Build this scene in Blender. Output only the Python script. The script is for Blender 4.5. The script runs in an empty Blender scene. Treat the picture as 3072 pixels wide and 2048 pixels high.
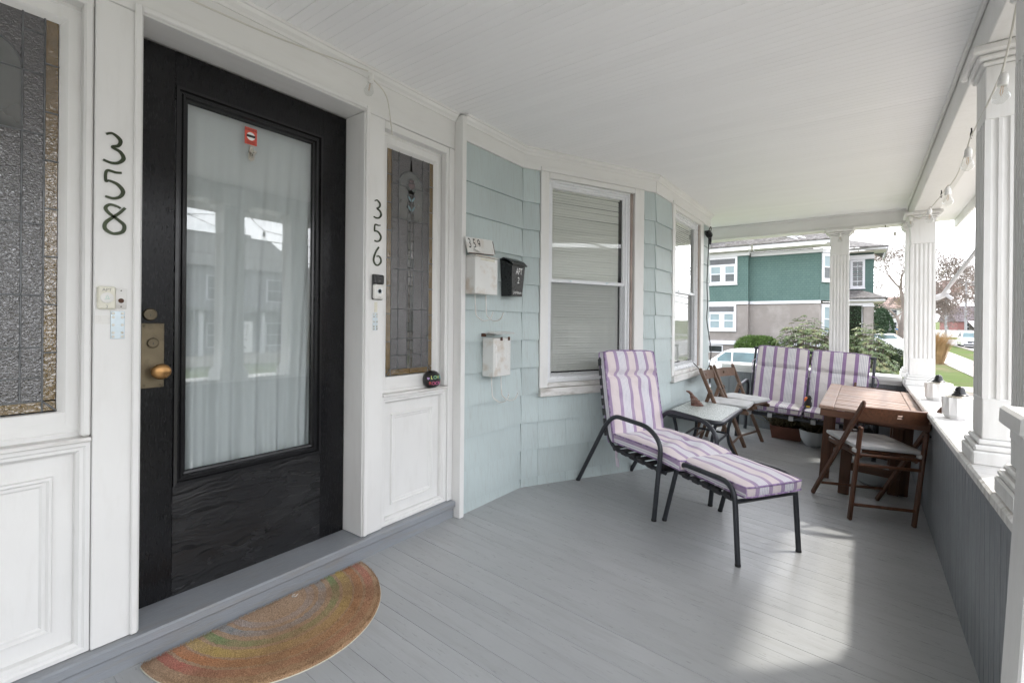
import bpy, bmesh, math, random
from mathutils import Vector, Matrix, Euler
random.seed(7)
R = math.radians
SC = bpy.context.scene
COL = SC.collection

# ------------------------------------------------------------------ camera
cam_d = bpy.data.cameras.new('camera')
cam_d.sensor_width = 36.0
cam_d.sensor_fit = 'HORIZONTAL'
cam_d.lens = 16.78
cam_d.shift_y = -0.01764
cam_d.clip_start = 0.05
cam_d.clip_end = 2000
cam = bpy.data.objects.new('camera', cam_d)
COL.objects.link(cam)
_th, _ro = R(36.354), R(0.5)
_F = Vector((-math.sin(_th), math.cos(_th), 0))
_R0 = Vector((math.cos(_th), math.sin(_th), 0))
_U0 = Vector((0, 0, 1))
_R = _R0 * math.cos(_ro) + _U0 * math.sin(_ro)
_U = _U0 * math.cos(_ro) - _R0 * math.sin(_ro)
cam.matrix_world = Matrix(((_R.x, _U.x, -_F.x, 0), (_R.y, _U.y, -_F.y, 0), (_R.z, _U.z, -_F.z, 1.24), (0, 0, 0, 1)))
SC.camera = cam

# ------------------------------------------------------------------ sky and sun
SUN_EL, SUN_AZ = R(53.0), R(41.0)          # azimuth measured from +Y towards +X
W = bpy.data.worlds.new('World')
SC.world = W
W.use_nodes = True
wt = W.node_tree
wt.nodes.clear()
W.cycles.sampling_method = 'MANUAL'; W.cycles.sample_map_resolution = 512
def wn(t, **k):
    n = wt.nodes.new(t)
    for a, b in k.items(): setattr(n, a, b)
    return n
w_out = wn('ShaderNodeOutputWorld')
w_bg = wn('ShaderNodeBackground')
w_bg.inputs['Strength'].default_value = 0.13
w_sky = wn('ShaderNodeTexSky', sky_type='NISHITA', sun_disc=False, sun_elevation=SUN_EL, sun_rotation=SUN_AZ)
w_sky.air_density = 1.0; w_sky.dust_density = 2.0
w_tc = wn('ShaderNodeTexCoord')
w_sep = wn('ShaderNodeSeparateXYZ')
w_z = wn('ShaderNodeMath', operation='MAXIMUM'); w_z.inputs[1].default_value = 0.0
w_zz = wn('ShaderNodeMath', operation='ADD'); w_zz.inputs[1].default_value = 0.22
w_dx = wn('ShaderNodeMath', operation='DIVIDE'); w_dy = wn('ShaderNodeMath', operation='DIVIDE')
w_cmb = wn('ShaderNodeCombineXYZ')
w_no = wn('ShaderNodeTexNoise'); w_no.inputs['Scale'].default_value = 1.1; w_no.inputs['Detail'].default_value = 5; w_no.inputs['Roughness'].default_value = 0.62; w_no.inputs['Distortion'].default_value = 0.4
w_rp = wn('ShaderNodeValToRGB')
w_rp.color_ramp.elements[0].position = 0.34; w_rp.color_ramp.elements[0].color = (0.16, 0.16, 0.16, 1)
w_rp.color_ramp.elements[1].position = 0.62; w_rp.color_ramp.elements[1].color = (0.75, 0.75, 0.75, 1)
# thin cloud layer: its cover grows towards the horizon with the slant path
w_sl = wn('ShaderNodeMath', operation='ADD'); w_sl.inputs[1].default_value = 0.07
w_op = wn('ShaderNodeMath', operation='DIVIDE'); w_ex = wn('ShaderNodeMath', operation='POWER'); w_ex.inputs[0].default_value = 0.3679
w_cv = wn('ShaderNodeMath', operation='SUBTRACT'); w_cv.inputs[0].default_value = 1.0
w_mx = wn('ShaderNodeMix', data_type='RGBA')
w_mx.inputs[7].default_value = (15.5, 15.6, 16.0, 1)
L = wt.links.new
L(w_tc.outputs['Generated'], w_sep.inputs[0])
L(w_sep.outputs['Z'], w_z.inputs[0]); L(w_z.outputs[0], w_zz.inputs[0])
L(w_sep.outputs['X'], w_dx.inputs[0]); L(w_zz.outputs[0], w_dx.inputs[1])
L(w_sep.outputs['Y'], w_dy.inputs[0]); L(w_zz.outputs[0], w_dy.inputs[1])
L(w_dx.outputs[0], w_cmb.inputs[0]); L(w_dy.outputs[0], w_cmb.inputs[1])
L(w_cmb.outputs[0], w_no.inputs['Vector']); L(w_no.outputs['Fac'], w_rp.inputs[0])
L(w_z.outputs[0], w_sl.inputs[0]); L(w_rp.outputs['Color'], w_op.inputs[0]); L(w_sl.outputs[0], w_op.inputs[1]); L(w_op.outputs[0], w_ex.inputs[1]); L(w_ex.outputs[0], w_cv.inputs[1]); L(w_cv.outputs[0], w_mx.inputs[0]); L(w_sky.outputs[0], w_mx.inputs[6])
L(w_mx.outputs[2], w_bg.inputs['Color']); L(w_bg.outputs[0], w_out.inputs[0])

sun_d = bpy.data.lights.new('sun', 'SUN')
sun_d.energy = 1.5
sun_d.angle = R(2.6)
sun_d.color = (1.0, 0.955, 0.88)
sun = bpy.data.objects.new('sun', sun_d)
COL.objects.link(sun)
_sd = Vector((math.sin(SUN_AZ) * math.cos(SUN_EL), math.cos(SUN_AZ) * math.cos(SUN_EL), math.sin(SUN_EL)))
sun.rotation_euler = (-_sd).to_track_quat('-Z', 'Y').to_euler()
sun.location = (10, 12, 16)

SC.view_settings.view_transform = 'Standard'
SC.view_settings.look = 'None'
SC.view_settings.gamma = 1.0
SC.view_settings.use_curve_mapping = False
SC.view_settings.exposure = 1.42
SC.render.engine = 'CYCLES'
SC.cycles.use_denoising = True
SC.cycles.use_adaptive_sampling = True
SC.cycles.adaptive_threshold = .02
SC.cycles.max_bounces = 7
SC.cycles.diffuse_bounces = 6
SC.cycles.glossy_bounces = 4
SC.cycles.transparent_max_bounces = 10
SC.cycles.transmission_bounces = 4

# ------------------------------------------------------------------ mesh helpers
def S(r, g, b):
    f = lambda c: (c / 12.92 if c <= 0.04045 else ((c + 0.055) / 1.055) ** 2.4)
    return (f(r / 255), f(g / 255), f(b / 255))

class MB:
    def __init__(s): s.v = []; s.f = []; s.u = None
    def add(s, vs, fs):
        o = len(s.v); s.v += [tuple(p) for p in vs]; s.f += [tuple(i + o for i in q) for q in fs]; return s
    def box(s, x0, x1, y0, y1, z0, z1, b=0.0, m=None):
        if x1 < x0: x0, x1 = x1, x0
        if y1 < y0: y0, y1 = y1, y0
        if z1 < z0: z0, z1 = z1, z0
        b = min(b, (x1 - x0) * .45, (y1 - y0) * .45, (z1 - z0) * .45)
        if b <= 0:
            vs = [(x, y, z) for x in (x0, x1) for y in (y0, y1) for z in (z0, z1)]
            fs = [(0, 1, 3, 2), (4, 6, 7, 5), (0, 4, 5, 1), (2, 3, 7, 6), (0, 2, 6, 4), (1, 5, 7, 3)]
        else:
            vs = []; ix = {}
            X = (x0, x1); Y = (y0, y1); Z = (z0, z1); sg = (1, -1)
            for i in (0, 1):
                for j in (0, 1):
                    for k in (0, 1):
                        for a in range(3):
                            p = [X[i] + sg[i] * b, Y[j] + sg[j] * b, Z[k] + sg[k] * b]
                            p[a] = (X[i], Y[j], Z[k])[a]
                            ix[i, j, k, a] = len(vs); vs.append(tuple(p))
            fs = []
            for i in (0, 1):
                q = [ix[i, 0, 0, 0], ix[i, 1, 0, 0], ix[i, 1, 1, 0], ix[i, 0, 1, 0]]; fs.append(tuple(q if i else q[::-1]))
                q = [ix[0, i, 0, 1], ix[0, i, 1, 1], ix[1, i, 1, 1], ix[1, i, 0, 1]]; fs.append(tuple(q if i else q[::-1]))
                q = [ix[0, 0, i, 2], ix[1, 0, i, 2], ix[1, 1, i, 2], ix[0, 1, i, 2]]; fs.append(tuple(q if i else q[::-1]))
            def wind(q, c):
                a = Vector(vs[q[0]]); n = (Vector(vs[q[1]]) - a).cross(Vector(vs[q[2]]) - a)
                return q if n.dot(Vector(c)) > 0 else q[::-1]
            for i in (0, 1):
                for j in (0, 1):
                    fs.append(wind((ix[i, j, 0, 0], ix[i, j, 1, 0], ix[i, j, 1, 1], ix[i, j, 0, 1]), (i - .5, j - .5, 0)))
                    fs.append(wind((ix[i, 0, j, 0], ix[i, 1, j, 0], ix[i, 1, j, 2], ix[i, 0, j, 2]), (i - .5, 0, j - .5)))
                    fs.append(wind((ix[0, i, j, 1], ix[1, i, j, 1], ix[1, i, j, 2], ix[0, i, j, 2]), (0, i - .5, j - .5)))
                    for k in (0, 1):
                        fs.append(wind((ix[i, j, k, 0], ix[i, j, k, 1], ix[i, j, k, 2]), (i - .5, j - .5, k - .5)))
        if m is not None: vs = [m @ Vector(p) for p in vs]
        return s.add(vs, fs)
    def bar(s, p, q, w, h, b=0.0, up=(0, 0, 1)):
        """box beam from p to q; w across, h along the up side"""
        p = Vector(p); q = Vector(q); d = q - p; l = d.length; d.normalize()
        u = Vector(up); sx = d.cross(u)
        if sx.length < 1e-4: sx = d.cross(Vector((1, 0, 0)))
        sx.normalize(); u = sx.cross(d)
        m = Matrix(((sx.x, d.x, u.x, p.x), (sx.y, d.y, u.y, p.y), (sx.z, d.z, u.z, p.z), (0, 0, 0, 1)))
        return s.box(-w / 2, w / 2, 0, l, -h / 2, h / 2, b, m)
    def tube(s, pts, r, n=10, cap=True, closed=False):
        pts = [Vector(p) for p in pts]; N = len(pts)
        rr = r if isinstance(r, (list, tuple)) else [r] * N
        o = len(s.v); prev = None
        for i, p in enumerate(pts):
            if closed: t = pts[(i + 1) % N] - pts[i - 1]
            else: t = pts[min(i + 1, N - 1)] - pts[max(i - 1, 0)]
            t.normalize()
            if prev is None:
                a = Vector((0, 0, 1)) if abs(t.z) < .9 else Vector((1, 0, 0))
                e = t.cross(a).normalized()
            else:
                e = prev - t * prev.dot(t)
                e = e.normalized() if e.length > 1e-6 else t.cross(Vector((0, 0, 1))).normalized()
            prev = e; g = t.cross(e)
            for k in range(n):
                an = 2 * math.pi * k / n
                s.v.append(tuple(p + (e * math.cos(an) + g * math.sin(an)) * rr[i]))
        for i in range(N if closed else N - 1):
            i2 = (i + 1) % N
            for k in range(n):
                k2 = (k + 1) % n
                s.f.append((o + i * n + k, o + i * n + k2, o + i2 * n + k2, o + i2 * n + k))
        if cap and not closed:
            s.f.append(tuple(o + k for k in range(n))[::-1]); s.f.append(tuple(o + (N - 1) * n + k for k in range(n)))
        return s
    def lathe(s, prof, n=20, c=(0, 0, 0), flip=False):
        o = len(s.v); K = len(prof)
        for r, z in prof:
            for k in range(n):
                a = 2 * math.pi * k / n
                s.v.append((c[0] + r * math.cos(a), c[1] + r * math.sin(a), c[2] + z))
        for i in range(K - 1):
            for k in range(n):
                k2 = (k + 1) % n
                s.f.append((o + i * n + k, o + i * n + k2, o + (i + 1) * n + k2, o + (i + 1) * n + k))
        if prof[0][0] > 1e-5: s.f.append(tuple(o + k for k in range(n))[::-1])
        if prof[-1][0] > 1e-5: s.f.append(tuple(o + (K - 1) * n + k for k in range(n)))
        return s
    def prism(s, poly, y0, y1, m=None):
        """polygon in x,z (anticlockwise seen from -y) extruded along y"""
        n = len(poly)
        vs = [(x, y0, z) for x, z in poly] + [(x, y1, z) for x, z in poly]
        fs = [tuple(range(n)), tuple(range(n, 2 * n))[::-1]]
        for i in range(n):
            j = (i + 1) % n; fs.append((i, i + n, j + n, j))
        if m is not None: vs = [m @ Vector(p) for p in vs]
        return s.add(vs, fs)
    def frame(s, x0, x1, z0, z1, prof):
        """mitred moulding round a rectangle; prof = [(inset, y), ...]"""
        o = len(s.v)
        for d, y in prof:
            s.v += [(x0 + d, y, z0 + d), (x1 - d, y, z0 + d), (x1 - d, y, z1 - d), (x0 + d, y, z1 - d)]
        for i in range(len(prof) - 1):
            for k in range(4):
                k2 = (k + 1) % 4
                s.f.append((o + i * 4 + k, o + i * 4 + k2, o + i * 4 + 4 + k2, o + i * 4 + 4 + k))
        return s
    def stroke(s, pts, w, y0, y1, n=6):
        """flat stroke of varying width through points in x,z"""
        P = [Vector((a, b)) for a, b in pts]
        w = w if isinstance(w, (list, tuple)) else [w] * len(P)
        C = []; Wd = []
        for i in range(len(P) - 1):
            a = P[max(i - 1, 0)]; b = P[i]; c = P[i + 1]; d = P[min(i + 2, len(P) - 1)]
            for k in range(n):
                t = k / n
                C.append(.5 * ((2 * b) + (c - a) * t + (2 * a - 5 * b + 4 * c - d) * t * t + (3 * b - a - 3 * c + d) * t ** 3))
                Wd.append(w[i] + (w[i + 1] - w[i]) * t)
        C.append(P[-1]); Wd.append(w[-1])
        o = len(s.v); N = len(C)
        for i, p in enumerate(C):
            t = (C[min(i + 1, N - 1)] - C[max(i - 1, 0)]); t = t.normalized() if t.length > 1e-9 else Vector((1, 0))
            q = Vector((-t.y, t.x)) * Wd[i] / 2
            for sgn in (1, -1):
                for y in (y0, y1): s.v.append((p.x + sgn * q.x, y, p.y + sgn * q.y))
        for i in range(N - 1):
            a = o + i * 4; b = a + 4
            s.f += [(a, a + 2, b + 2, b), (a + 1, b + 1, b + 3, a + 3), (a, b, b + 1, a + 1), (a + 2, a + 3, b + 3, b + 2)]
        s.f += [(o, o + 1, o + 3, o + 2), (o + 4 * N - 4, o + 4 * N - 2, o + 4 * N - 1, o + 4 * N - 3)]
        return s
    def mesh(s, name, mat=None, smooth=False, ang=None):
        me = bpy.data.meshes.new(name)
        me.from_pydata(s.v, [], s.f)
        if s.u is not None:
            at = me.attributes.new('st', 'FLOAT', 'POINT')
            at.data.foreach_set('value', s.u)
        bm = bmesh.new(); bm.from_mesh(me)
        if len(s.v) < 60000: bmesh.ops.recalc_face_normals(bm, faces=bm.faces)
        bm.to_mesh(me); bm.free()
        if smooth:
            me.polygons.foreach_set('use_smooth', [True] * len(me.polygons))
            if ang is not None: me.set_sharp_from_angle(angle=R(ang))
        if mat is not None: me.materials.append(mat)
        me.update()
        return me
    def build(s, name, mat, parent=None, smooth=False, ang=40):
        return link(name, s.mesh(name, mat, smooth, ang if smooth else None), parent)

def link(name, data, parent=None, loc=None, rz=None):
    o = bpy.data.objects.new(name, data); COL.objects.link(o)
    if parent is not None: o.parent = parent
    if loc is not None: o.location = loc
    if rz is not None: o.rotation_euler = (0, 0, rz)
    return o
def tag(o, label, cat, group=None):
    o['label'] = label; o['category'] = cat
    if group: o['group'] = group
    return o
def struct(o, label=None):
    o['kind'] = 'structure'
    if label: o['label'] = label
    return o
def stuff(o): o['kind'] = 'stuff'; return o
def thing(name, label, cat, loc=(0, 0, 0), rz=0.0, group=None):
    o = link(name, None, None, loc, rz); o.empty_display_size = .1
    return tag(o, label, cat, group)
def on_floor(o, x, y, heading):
    """stand a thing on the sloping porch floor; its +x axis points along heading"""
    n = Vector((.065, 0, 1)).normalized()
    f = Vector((math.cos(heading), math.sin(heading), 0)); f = (f - n * f.dot(n)).normalized()
    l = n.cross(f)
    o.matrix_world = Matrix(((f.x, l.x, n.x, x), (f.y, l.y, n.y, y), (f.z, l.z, n.z, floor_z(x)), (0, 0, 0, 1)))
def floor_z(x): return -.08 - .065 * x
def ceil_z(x): return 2.51 - .006 * x
def copy_tree(o, parent=None):
    c = o.copy(); COL.objects.link(c); c.parent = parent
    for ch in o.children: copy_tree(ch, c)
    return c
def arc(c, r, a0, a1, n, ax='xz', y=0.0):
    out = []
    for i in range(n + 1):
        a = R(a0 + (a1 - a0) * i / n)
        p, q = c[0] + r * math.cos(a), c[1] + r * math.sin(a)
        out.append((p, y, q) if ax == 'xz' else ((y, p, q) if ax == 'yz' else (p, q, y)))
    return out
def fillet(pts, r, n=5):
    """round the corners of a polyline"""
    pts = [Vector(p) for p in pts]; out = [pts[0]]
    for i in range(1, len(pts) - 1):
        a, b, c = pts[i - 1], pts[i], pts[i + 1]
        ra = r[i - 1] if isinstance(r, (list, tuple)) else r
        d1 = (a - b); d2 = (c - b); l = min(ra, d1.length * .48, d2.length * .48)
        p = b + d1.normalized() * l; q = b + d2.normalized() * l
        for k in range(n + 1):
            t = k / n; out.append(p * (1 - t) ** 2 + b * 2 * t * (1 - t) + q * t * t)
    out.append(pts[-1]); return out
def text_mb(txt, size, y0=0.0, depth=.0006, align='CENTER', sx=1.0):
    cu = bpy.data.curves.new('txt', 'FONT'); cu.body = txt; cu.size = size; cu.align_x = align; cu.resolution_u = 3
    ob = bpy.data.objects.new('txt', cu); COL.objects.link(ob)
    dg = bpy.context.evaluated_depsgraph_get(); me = bpy.data.meshes.new_from_object(ob.evaluated_get(dg))
    mb = MB(); mb.add([(v.co.x * sx, y0 - depth, v.co.y) for v in me.vertices], [tuple(p.vertices) for p in me.polygons])
    bpy.data.objects.remove(ob); bpy.data.curves.remove(cu); bpy.data.meshes.remove(me)
    return mb

# ------------------------------------------------------------------ materials
class NT:
    def __init__(s, name):
        s.m = bpy.data.materials.new(name); s.m.use_nodes = True; s.t = s.m.node_tree; s.t.nodes.clear()
        s.out = s.n('ShaderNodeOutputMaterial')
    def n(s, t, **k):
        x = s.t.nodes.new(t)
        for a, b in k.items(): setattr(x, a, b)
        return x
    def l(s, a, b): s.t.links.new(a, b)
    def val(s, sock, v):
        if hasattr(v, 'is_output'): s.l(v, sock)
        else: sock.default_value = v
    def math(s, op, a, b=None, clamp=False):
        x = s.n('ShaderNodeMath', operation=op, use_clamp=clamp); s.val(x.inputs[0], a)
        if b is not None: s.val(x.inputs[1], b)
        return x.outputs[0]
    def coord(s, scale=(1, 1, 1), rnd=True, kind='Object'):
        tc = s.n('ShaderNodeTexCoord'); v = tc.outputs[kind]
        if rnd:
            oi = s.n('ShaderNodeObjectInfo'); c = s.n('ShaderNodeCombineXYZ')
            for i, q in enumerate((31.0, 17.0, 7.0)): s.l(s.math('MULTIPLY', oi.outputs['Random'], q), c.inputs[i])
            a = s.n('ShaderNodeVectorMath', operation='ADD'); s.l(v, a.inputs[0]); s.l(c.outputs[0], a.inputs[1]); v = a.outputs[0]
        mp = s.n('ShaderNodeMapping'); mp.inputs['Scale'].default_value = scale; s.l(v, mp.inputs[0])
        return mp.outputs[0]
    def noise(s, vec, scale, detail=4, rough=.55, dist=0.0):
        x = s.n('ShaderNodeTexNoise'); s.l(vec, x.inputs['Vector'])
        x.inputs['Scale'].default_value = scale; x.inputs['Detail'].default_value = detail
        x.inputs['Roughness'].default_value = rough; x.inputs['Distortion'].default_value = dist
        return x.outputs['Fac']
    def ramp(s, fac, stops, interp='LINEAR'):
        x = s.n('ShaderNodeValToRGB'); cr = x.color_ramp; cr.interpolation = interp
        while len(cr.elements) < len(stops): cr.elements.new(.5)
        for e, (p, c) in zip(cr.elements, stops):
            e.position = p; e.color = (c, c, c, 1) if isinstance(c, (int, float)) else (*c[:3], 1)
        s.l(fac, x.inputs[0]); return x.outputs['Color']
    def mix(s, fac, a, b, mode='MIX'):
        x = s.n('ShaderNodeMix', data_type='RGBA', blend_type=mode)
        s.val(x.inputs[0], fac)
        for i, q in ((6, a), (7, b)):
            if hasattr(q, 'is_output'): s.l(q, x.inputs[i])
            else: x.inputs[i].default_value = (*q[:3], 1)
        return x.outputs[2]
    def bump(s, h, strength=.3, dist=.01, nrm=None):
        x = s.n('ShaderNodeBump'); x.inputs['Strength'].default_value = strength; x.inputs['Distance'].default_value = dist
        s.l(h, x.inputs['Height'])
        if nrm is not None: s.l(nrm, x.inputs['Normal'])
        return x.outputs[0]
    def bsdf(s, col, rough=.5, metal=0.0, nrm=None, spec=None, sheen=0.0, coat=0.0):
        b = s.n('ShaderNodeBsdfPrincipled')
        if hasattr(col, 'is_output'): s.l(col, b.inputs['Base Color'])
        else: b.inputs['Base Color'].default_value = (*col[:3], 1)
        s.val(b.inputs['Roughness'], rough); b.inputs['Metallic'].default_value = metal
        if nrm is not None: s.l(nrm, b.inputs['Normal'])
        if spec is not None: b.inputs['Specular IOR Level'].default_value = spec
        if sheen: b.inputs['Sheen Weight'].default_value = sheen
        if coat: b.inputs['Coat Weight'].default_value = coat; b.inputs['Coat Roughness'].default_value = .08
        s.l(b.outputs[0], s.out.inputs[0]); return b

def mul(c, k): return tuple(min(1, x * k) for x in c)
def paint(name, col, rough=.45, var=.06, vs=3.0, grain=(1, 1, 1), gs=30.0, bump=.15, bdist=.002, dirt=None, chips=None, tone=0.0, metal=0.0, spec=None, rv=.12, sheen=0.0, coat=0.0):
    t = NT(name)
    v = t.coord(); g = t.coord(grain)
    n1 = t.noise(v, vs, 2); n2 = t.noise(g, gs, 3, .6)
    c = t.ramp(n1, [(.3, mul(col, 1 - var)), (.7, mul(col, 1 + var))])
    if tone:
        oi = t.n('ShaderNodeObjectInfo')
        c = t.mix(1.0, c, t.ramp(oi.outputs['Random'], [(0, 1 - tone), (1, 1.0)]), 'MULTIPLY')
    if dirt:
        dc, amt, ds = dirt[:3]
        m = t.ramp(t.noise(g if len(dirt) < 4 else v, ds, 4, .62), [(.5, 0), (.72, amt)])
        c = t.mix(m, c, dc)
    if chips:
        cc, cs, th = chips
        m = t.ramp(t.noise(g, cs, 4, .7), [(th, 0), (th + .02, 1)])
        c = t.mix(m, c, cc)
    rg = t.ramp(n2, [(.25, max(0.02, rough - rv)), (.75, min(1, rough + rv))])
    t.bsdf(c, rg, metal, t.bump(n2, bump, bdist), spec, sheen, coat)
    return t.m
def glass(name, tint=(.9, .93, .92), ior=1.75, rough=0.0, wob=0.0, haze=0.0):
    t = NT(name)
    tr = t.n('ShaderNodeBsdfTransparent'); tr.inputs[0].default_value = (*tint, 1)
    gl = t.n('ShaderNodeBsdfGlossy'); gl.inputs['Roughness'].default_value = rough; gl.inputs[0].default_value = (1, 1, 1, 1)
    lw = t.n('ShaderNodeLayerWeight'); lw.inputs[0].default_value = .5
    r0 = ((ior - 1) / (ior + 1)) ** 2
    fr = t.math('ADD', t.math('MULTIPLY', t.math('POWER', lw.outputs['Facing'], 5.0), 1 - r0), r0)
    if wob:
        b = t.bump(t.noise(t.coord(), 2.2, 2), wob, .01); t.l(b, gl.inputs['Normal'])
    mx = t.n('ShaderNodeMixShader'); t.l(fr, mx.inputs[0]); t.l(tr.outputs[0], mx.inputs[1]); t.l(gl.outputs[0], mx.inputs[2])
    o = mx.outputs[0]
    if haze:
        df = t.n('ShaderNodeBsdfDiffuse'); df.inputs[0].default_value = (.75, .78, .78, 1)
        m2 = t.n('ShaderNodeMixShader'); m2.inputs[0].default_value = haze; t.l(o, m2.inputs[1]); t.l(df.outputs[0], m2.inputs[2]); o = m2.outputs[0]
    t.l(o, t.out.inputs[0]); return t.m
def leaded(name, col, bs=60.0, strength=.5, rough=.12, var=.2):
    t = NT(name); v = t.coord()
    n = t.noise(v, bs, 2, .5, .6)
    c = t.ramp(t.noise(v, 9, 3), [(.3, mul(col, 1 - var)), (.7, mul(col, 1 + var))])
    b = t.bsdf(c, rough, 0, t.bump(n, strength, .006)); b.inputs['IOR'].default_value = 2.1
    return t.m
def wood(name, c0, c1, grain=(1.2, 22, 22), gs=3.0, rough=.5, bump=.25, tone=.25, weather=None):
    t = NT(name); v = t.coord(grain)
    n = t.noise(v, gs, 6, .65, .5)
    c = t.ramp(n, [(.28, c0), (.7, c1)])
    if weather:
        m = t.ramp(t.noise(t.coord(), 5, 5), [(.4, 0), (.75, weather[1])]); c = t.mix(m, c, weather[0])
    oi = t.n('ShaderNodeObjectInfo'); c = t.mix(1.0, c, t.ramp(oi.outputs['Random'], [(0, 1 - tone), (1, 1.0)]), 'MULTIPLY')
    t.bsdf(c, t.ramp(n, [(.2, rough - .12), (.8, rough + .15)]), 0, t.bump(n, bump, .002)); return t.m
STR0 = None
def stripes(name, cream, purple, lilac, white, fade=.12):
    t = NT(name)
    at = t.n('ShaderNodeAttribute', attribute_name='st')
    v = t.coord()
    st = []
    def put(p, c): st.append((p, c))
    put(0, cream); put(.33, purple); put(.485, white)
    p = .52
    for k in range(5):
        put(p, lilac); put(p + .022, white); p += .064
    put(.845, purple)
    fr = t.math('FRACT', at.outputs['Fac'])
    c = t.ramp(fr, st, 'CONSTANT')
    c = t.mix(t.ramp(t.noise(v, 6, 4), [(.35, 0), (.8, fade)]), c, mul(cream, 1.02))
    wv = t.noise(t.coord((1, 1, 1)), 420, 2)
    soft = t.noise(v, 14, 3)
    nb = t.bump(wv, .2, .001); nb = t.bump(soft, .55, .016, nb)
    t.bsdf(c, .85, 0, nb, .2, sheen=.25); return t.m

M = {}
WHT = (.74, .735, .72)
M['trim'] = paint('white_trim_paint', WHT, .42, .03, 2.5, (6, 6, 1.2), 26, .12, .0015, dirt=((.5, .48, .44), .14, 4.0))
M['trimh'] = paint('white_trim_paint_board', WHT, .42, .03, 2.5, (1.2, 6, 6), 26, .12, .0015, dirt=((.5, .48, .44), .14, 4.0))
M['sillw'] = paint('worn_sill_paint', (.70, .69, .67), .55, .06, 3, (1, 7, 3), 22, .4, .003, dirt=((.30, .27, .23), .75, 4.0))
M['ceil'] = paint('ceiling_paint', (.88, .88, .885), .5, .012, 1.5, (2, 6, 6), 20, .05, .001, tone=.02)
M['col'] = paint('column_paint', (.73, .725, .71), .5, .03, 3, (7, 7, 1), 18, .25, .002, dirt=((.46, .44, .40), .25, 4.0))
M['floor'] = paint('grey_floor_paint', S(166, 168, 169), .36, .05, 2.4, (.8, 7, 7), 16, .22, .002, dirt=((.20, .19, .18), .22, 3.5), tone=.02, rv=.14, chips=((.12, .095, .08), 24, .715))
M['subfloor'] = paint('dark_gap', (.03, .03, .03), .9)
M['step'] = paint('grey_step_paint', S(138, 142, 147), .4, .06, 3, (1.2, 8, 8), 22, .5, .003, dirt=((.25, .23, .20), .5, 5.0))
M['railgrey'] = paint('grey_rail_paint', S(128, 132, 136), .5, .05, 3, (6, 6, .8), 20, .3, .002, dirt=((.08, .08, .08), .35, 4.0), tone=.08)
M['shingle'] = paint('pale_blue_shingle', S(186, 198, 198), .6, .05, 2.0, (40, 40, 1.0), 6, .6, .003, dirt=((.36, .37, .35), .38, 2.5), tone=.10)
M['black'] = paint('black_door_paint', (.007, .007, .008), .24, .2, 5, (9, 9, 1.2), 26, .3, .0015, rv=.1, spec=.28)
M['blackm'] = paint('black_moulding_paint', (.010, .010, .011), .22, .1, 5, (3, 3, 3), 20, .05, .0006, rv=.05, spec=.4)
def cracked():
    t = NT('cracked_black_paint')
    d = t.coord((1.6, 2, 2.2), False)
    warp = t.noise(d, 3.0, 2)
    tc = t.n('ShaderNodeTexCoord'); sp = t.n('ShaderNodeSeparateXYZ'); t.l(tc.outputs['Object'], sp.inputs[0])
    cm = t.n('ShaderNodeCombineXYZ'); t.l(t.math('MULTIPLY', sp.outputs[0], 2.2), cm.inputs[0])
    t.l(t.math('ADD', t.math('MULTIPLY', sp.outputs[2], 46.0), t.math('MULTIPLY', warp, 5.0)), cm.inputs[2])
    n = t.noise(cm.outputs[0], 1.0, 5, .62)
    crack = t.ramp(n, [(.36, 0), (.40, 1), (.42, .1), (.58, 0), (.62, .8), (.66, 0)])
    area = t.ramp(t.noise(t.coord((1.5, 1, 3.5), False), 4.5, 3), [(.34, .15), (.58, 1)])
    h = t.math('MULTIPLY', crack, area)
    fine = t.noise(t.coord((4, 6, 60), False), 9, 3)
    c = t.mix(t.math('MULTIPLY', t.ramp(h, [(.6, 0), (1, 1)]), .16), (.010, .010, .011), (.30, .29, .28))
    nb = t.bump(h, 1.0, .008); nb = t.bump(fine, .25, .0015, nb)
    t.bsdf(c, t.ramp(area, [(0, .36), (1, .16)]), 0, nb, .6); return t.m
M['cracked'] = cracked()
M['brass'] = paint('aged_brass_plate', (.16, .13, .085), .42, .3, 8, (1, 1, 1), 40, .2, .001, dirt=((.05, .045, .035), .7, 14), metal=.8)
M['knob'] = paint('worn_brass_knob', (.34, .19, .075), .34, .3, 9, (1, 1, 1), 30, .1, .001, metal=.85)
M['numeral'] = paint('dark_bronze_numeral', (.035, .045, .022), .35, .3, 20, (1, 1, 1), 40, .1, .001, metal=.5)
M['zinc'] = paint('zinc_plate', (.55, .62, .66), .35, .08, 20, (1, 1, 1), 50, .1, .001, metal=.7)
M['plastic_w'] = paint('white_plastic', (.72, .71, .68), .3, .03, 5, (1, 1, 1), 60, .03, .001)
M['plastic_i'] = paint('ivory_plastic', (.70, .68, .58), .3, .04, 5, (1, 1, 1), 60, .03, .001)
M['plastic_b'] = paint('black_plastic', (.012, .012, .013), .3, .1, 5, (1, 1, 1), 60, .03, .001)
M['rubber'] = paint('black_rubber', (.015, .015, .015), .6, .1, 5, (1, 1, 1), 60, .1, .001)
M['red'] = paint('red_sticker', (.62, .09, .06), .4, .05, 9, (1, 1, 1), 60, .03, .001)
M['nickel'] = paint('satin_nickel', (.55, .52, .46), .3, .05, 9, (1, 1, 1), 60, .03, .001, metal=.9)
M['ink'] = paint('black_ink', (.015, .013, .013), .5)
M['inkw'] = paint('white_vinyl', (.75, .75, .74), .45)
M['pencil'] = paint('pencil_mark', (.28, .27, .25), .6)
M['mailw'] = paint('enamel_white_mailbox', (.66, .66, .64), .35, .04, 6, (1, 1, 1), 40, .06, .001, dirt=((.40, .27, .15), .55, 9, 1))
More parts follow.
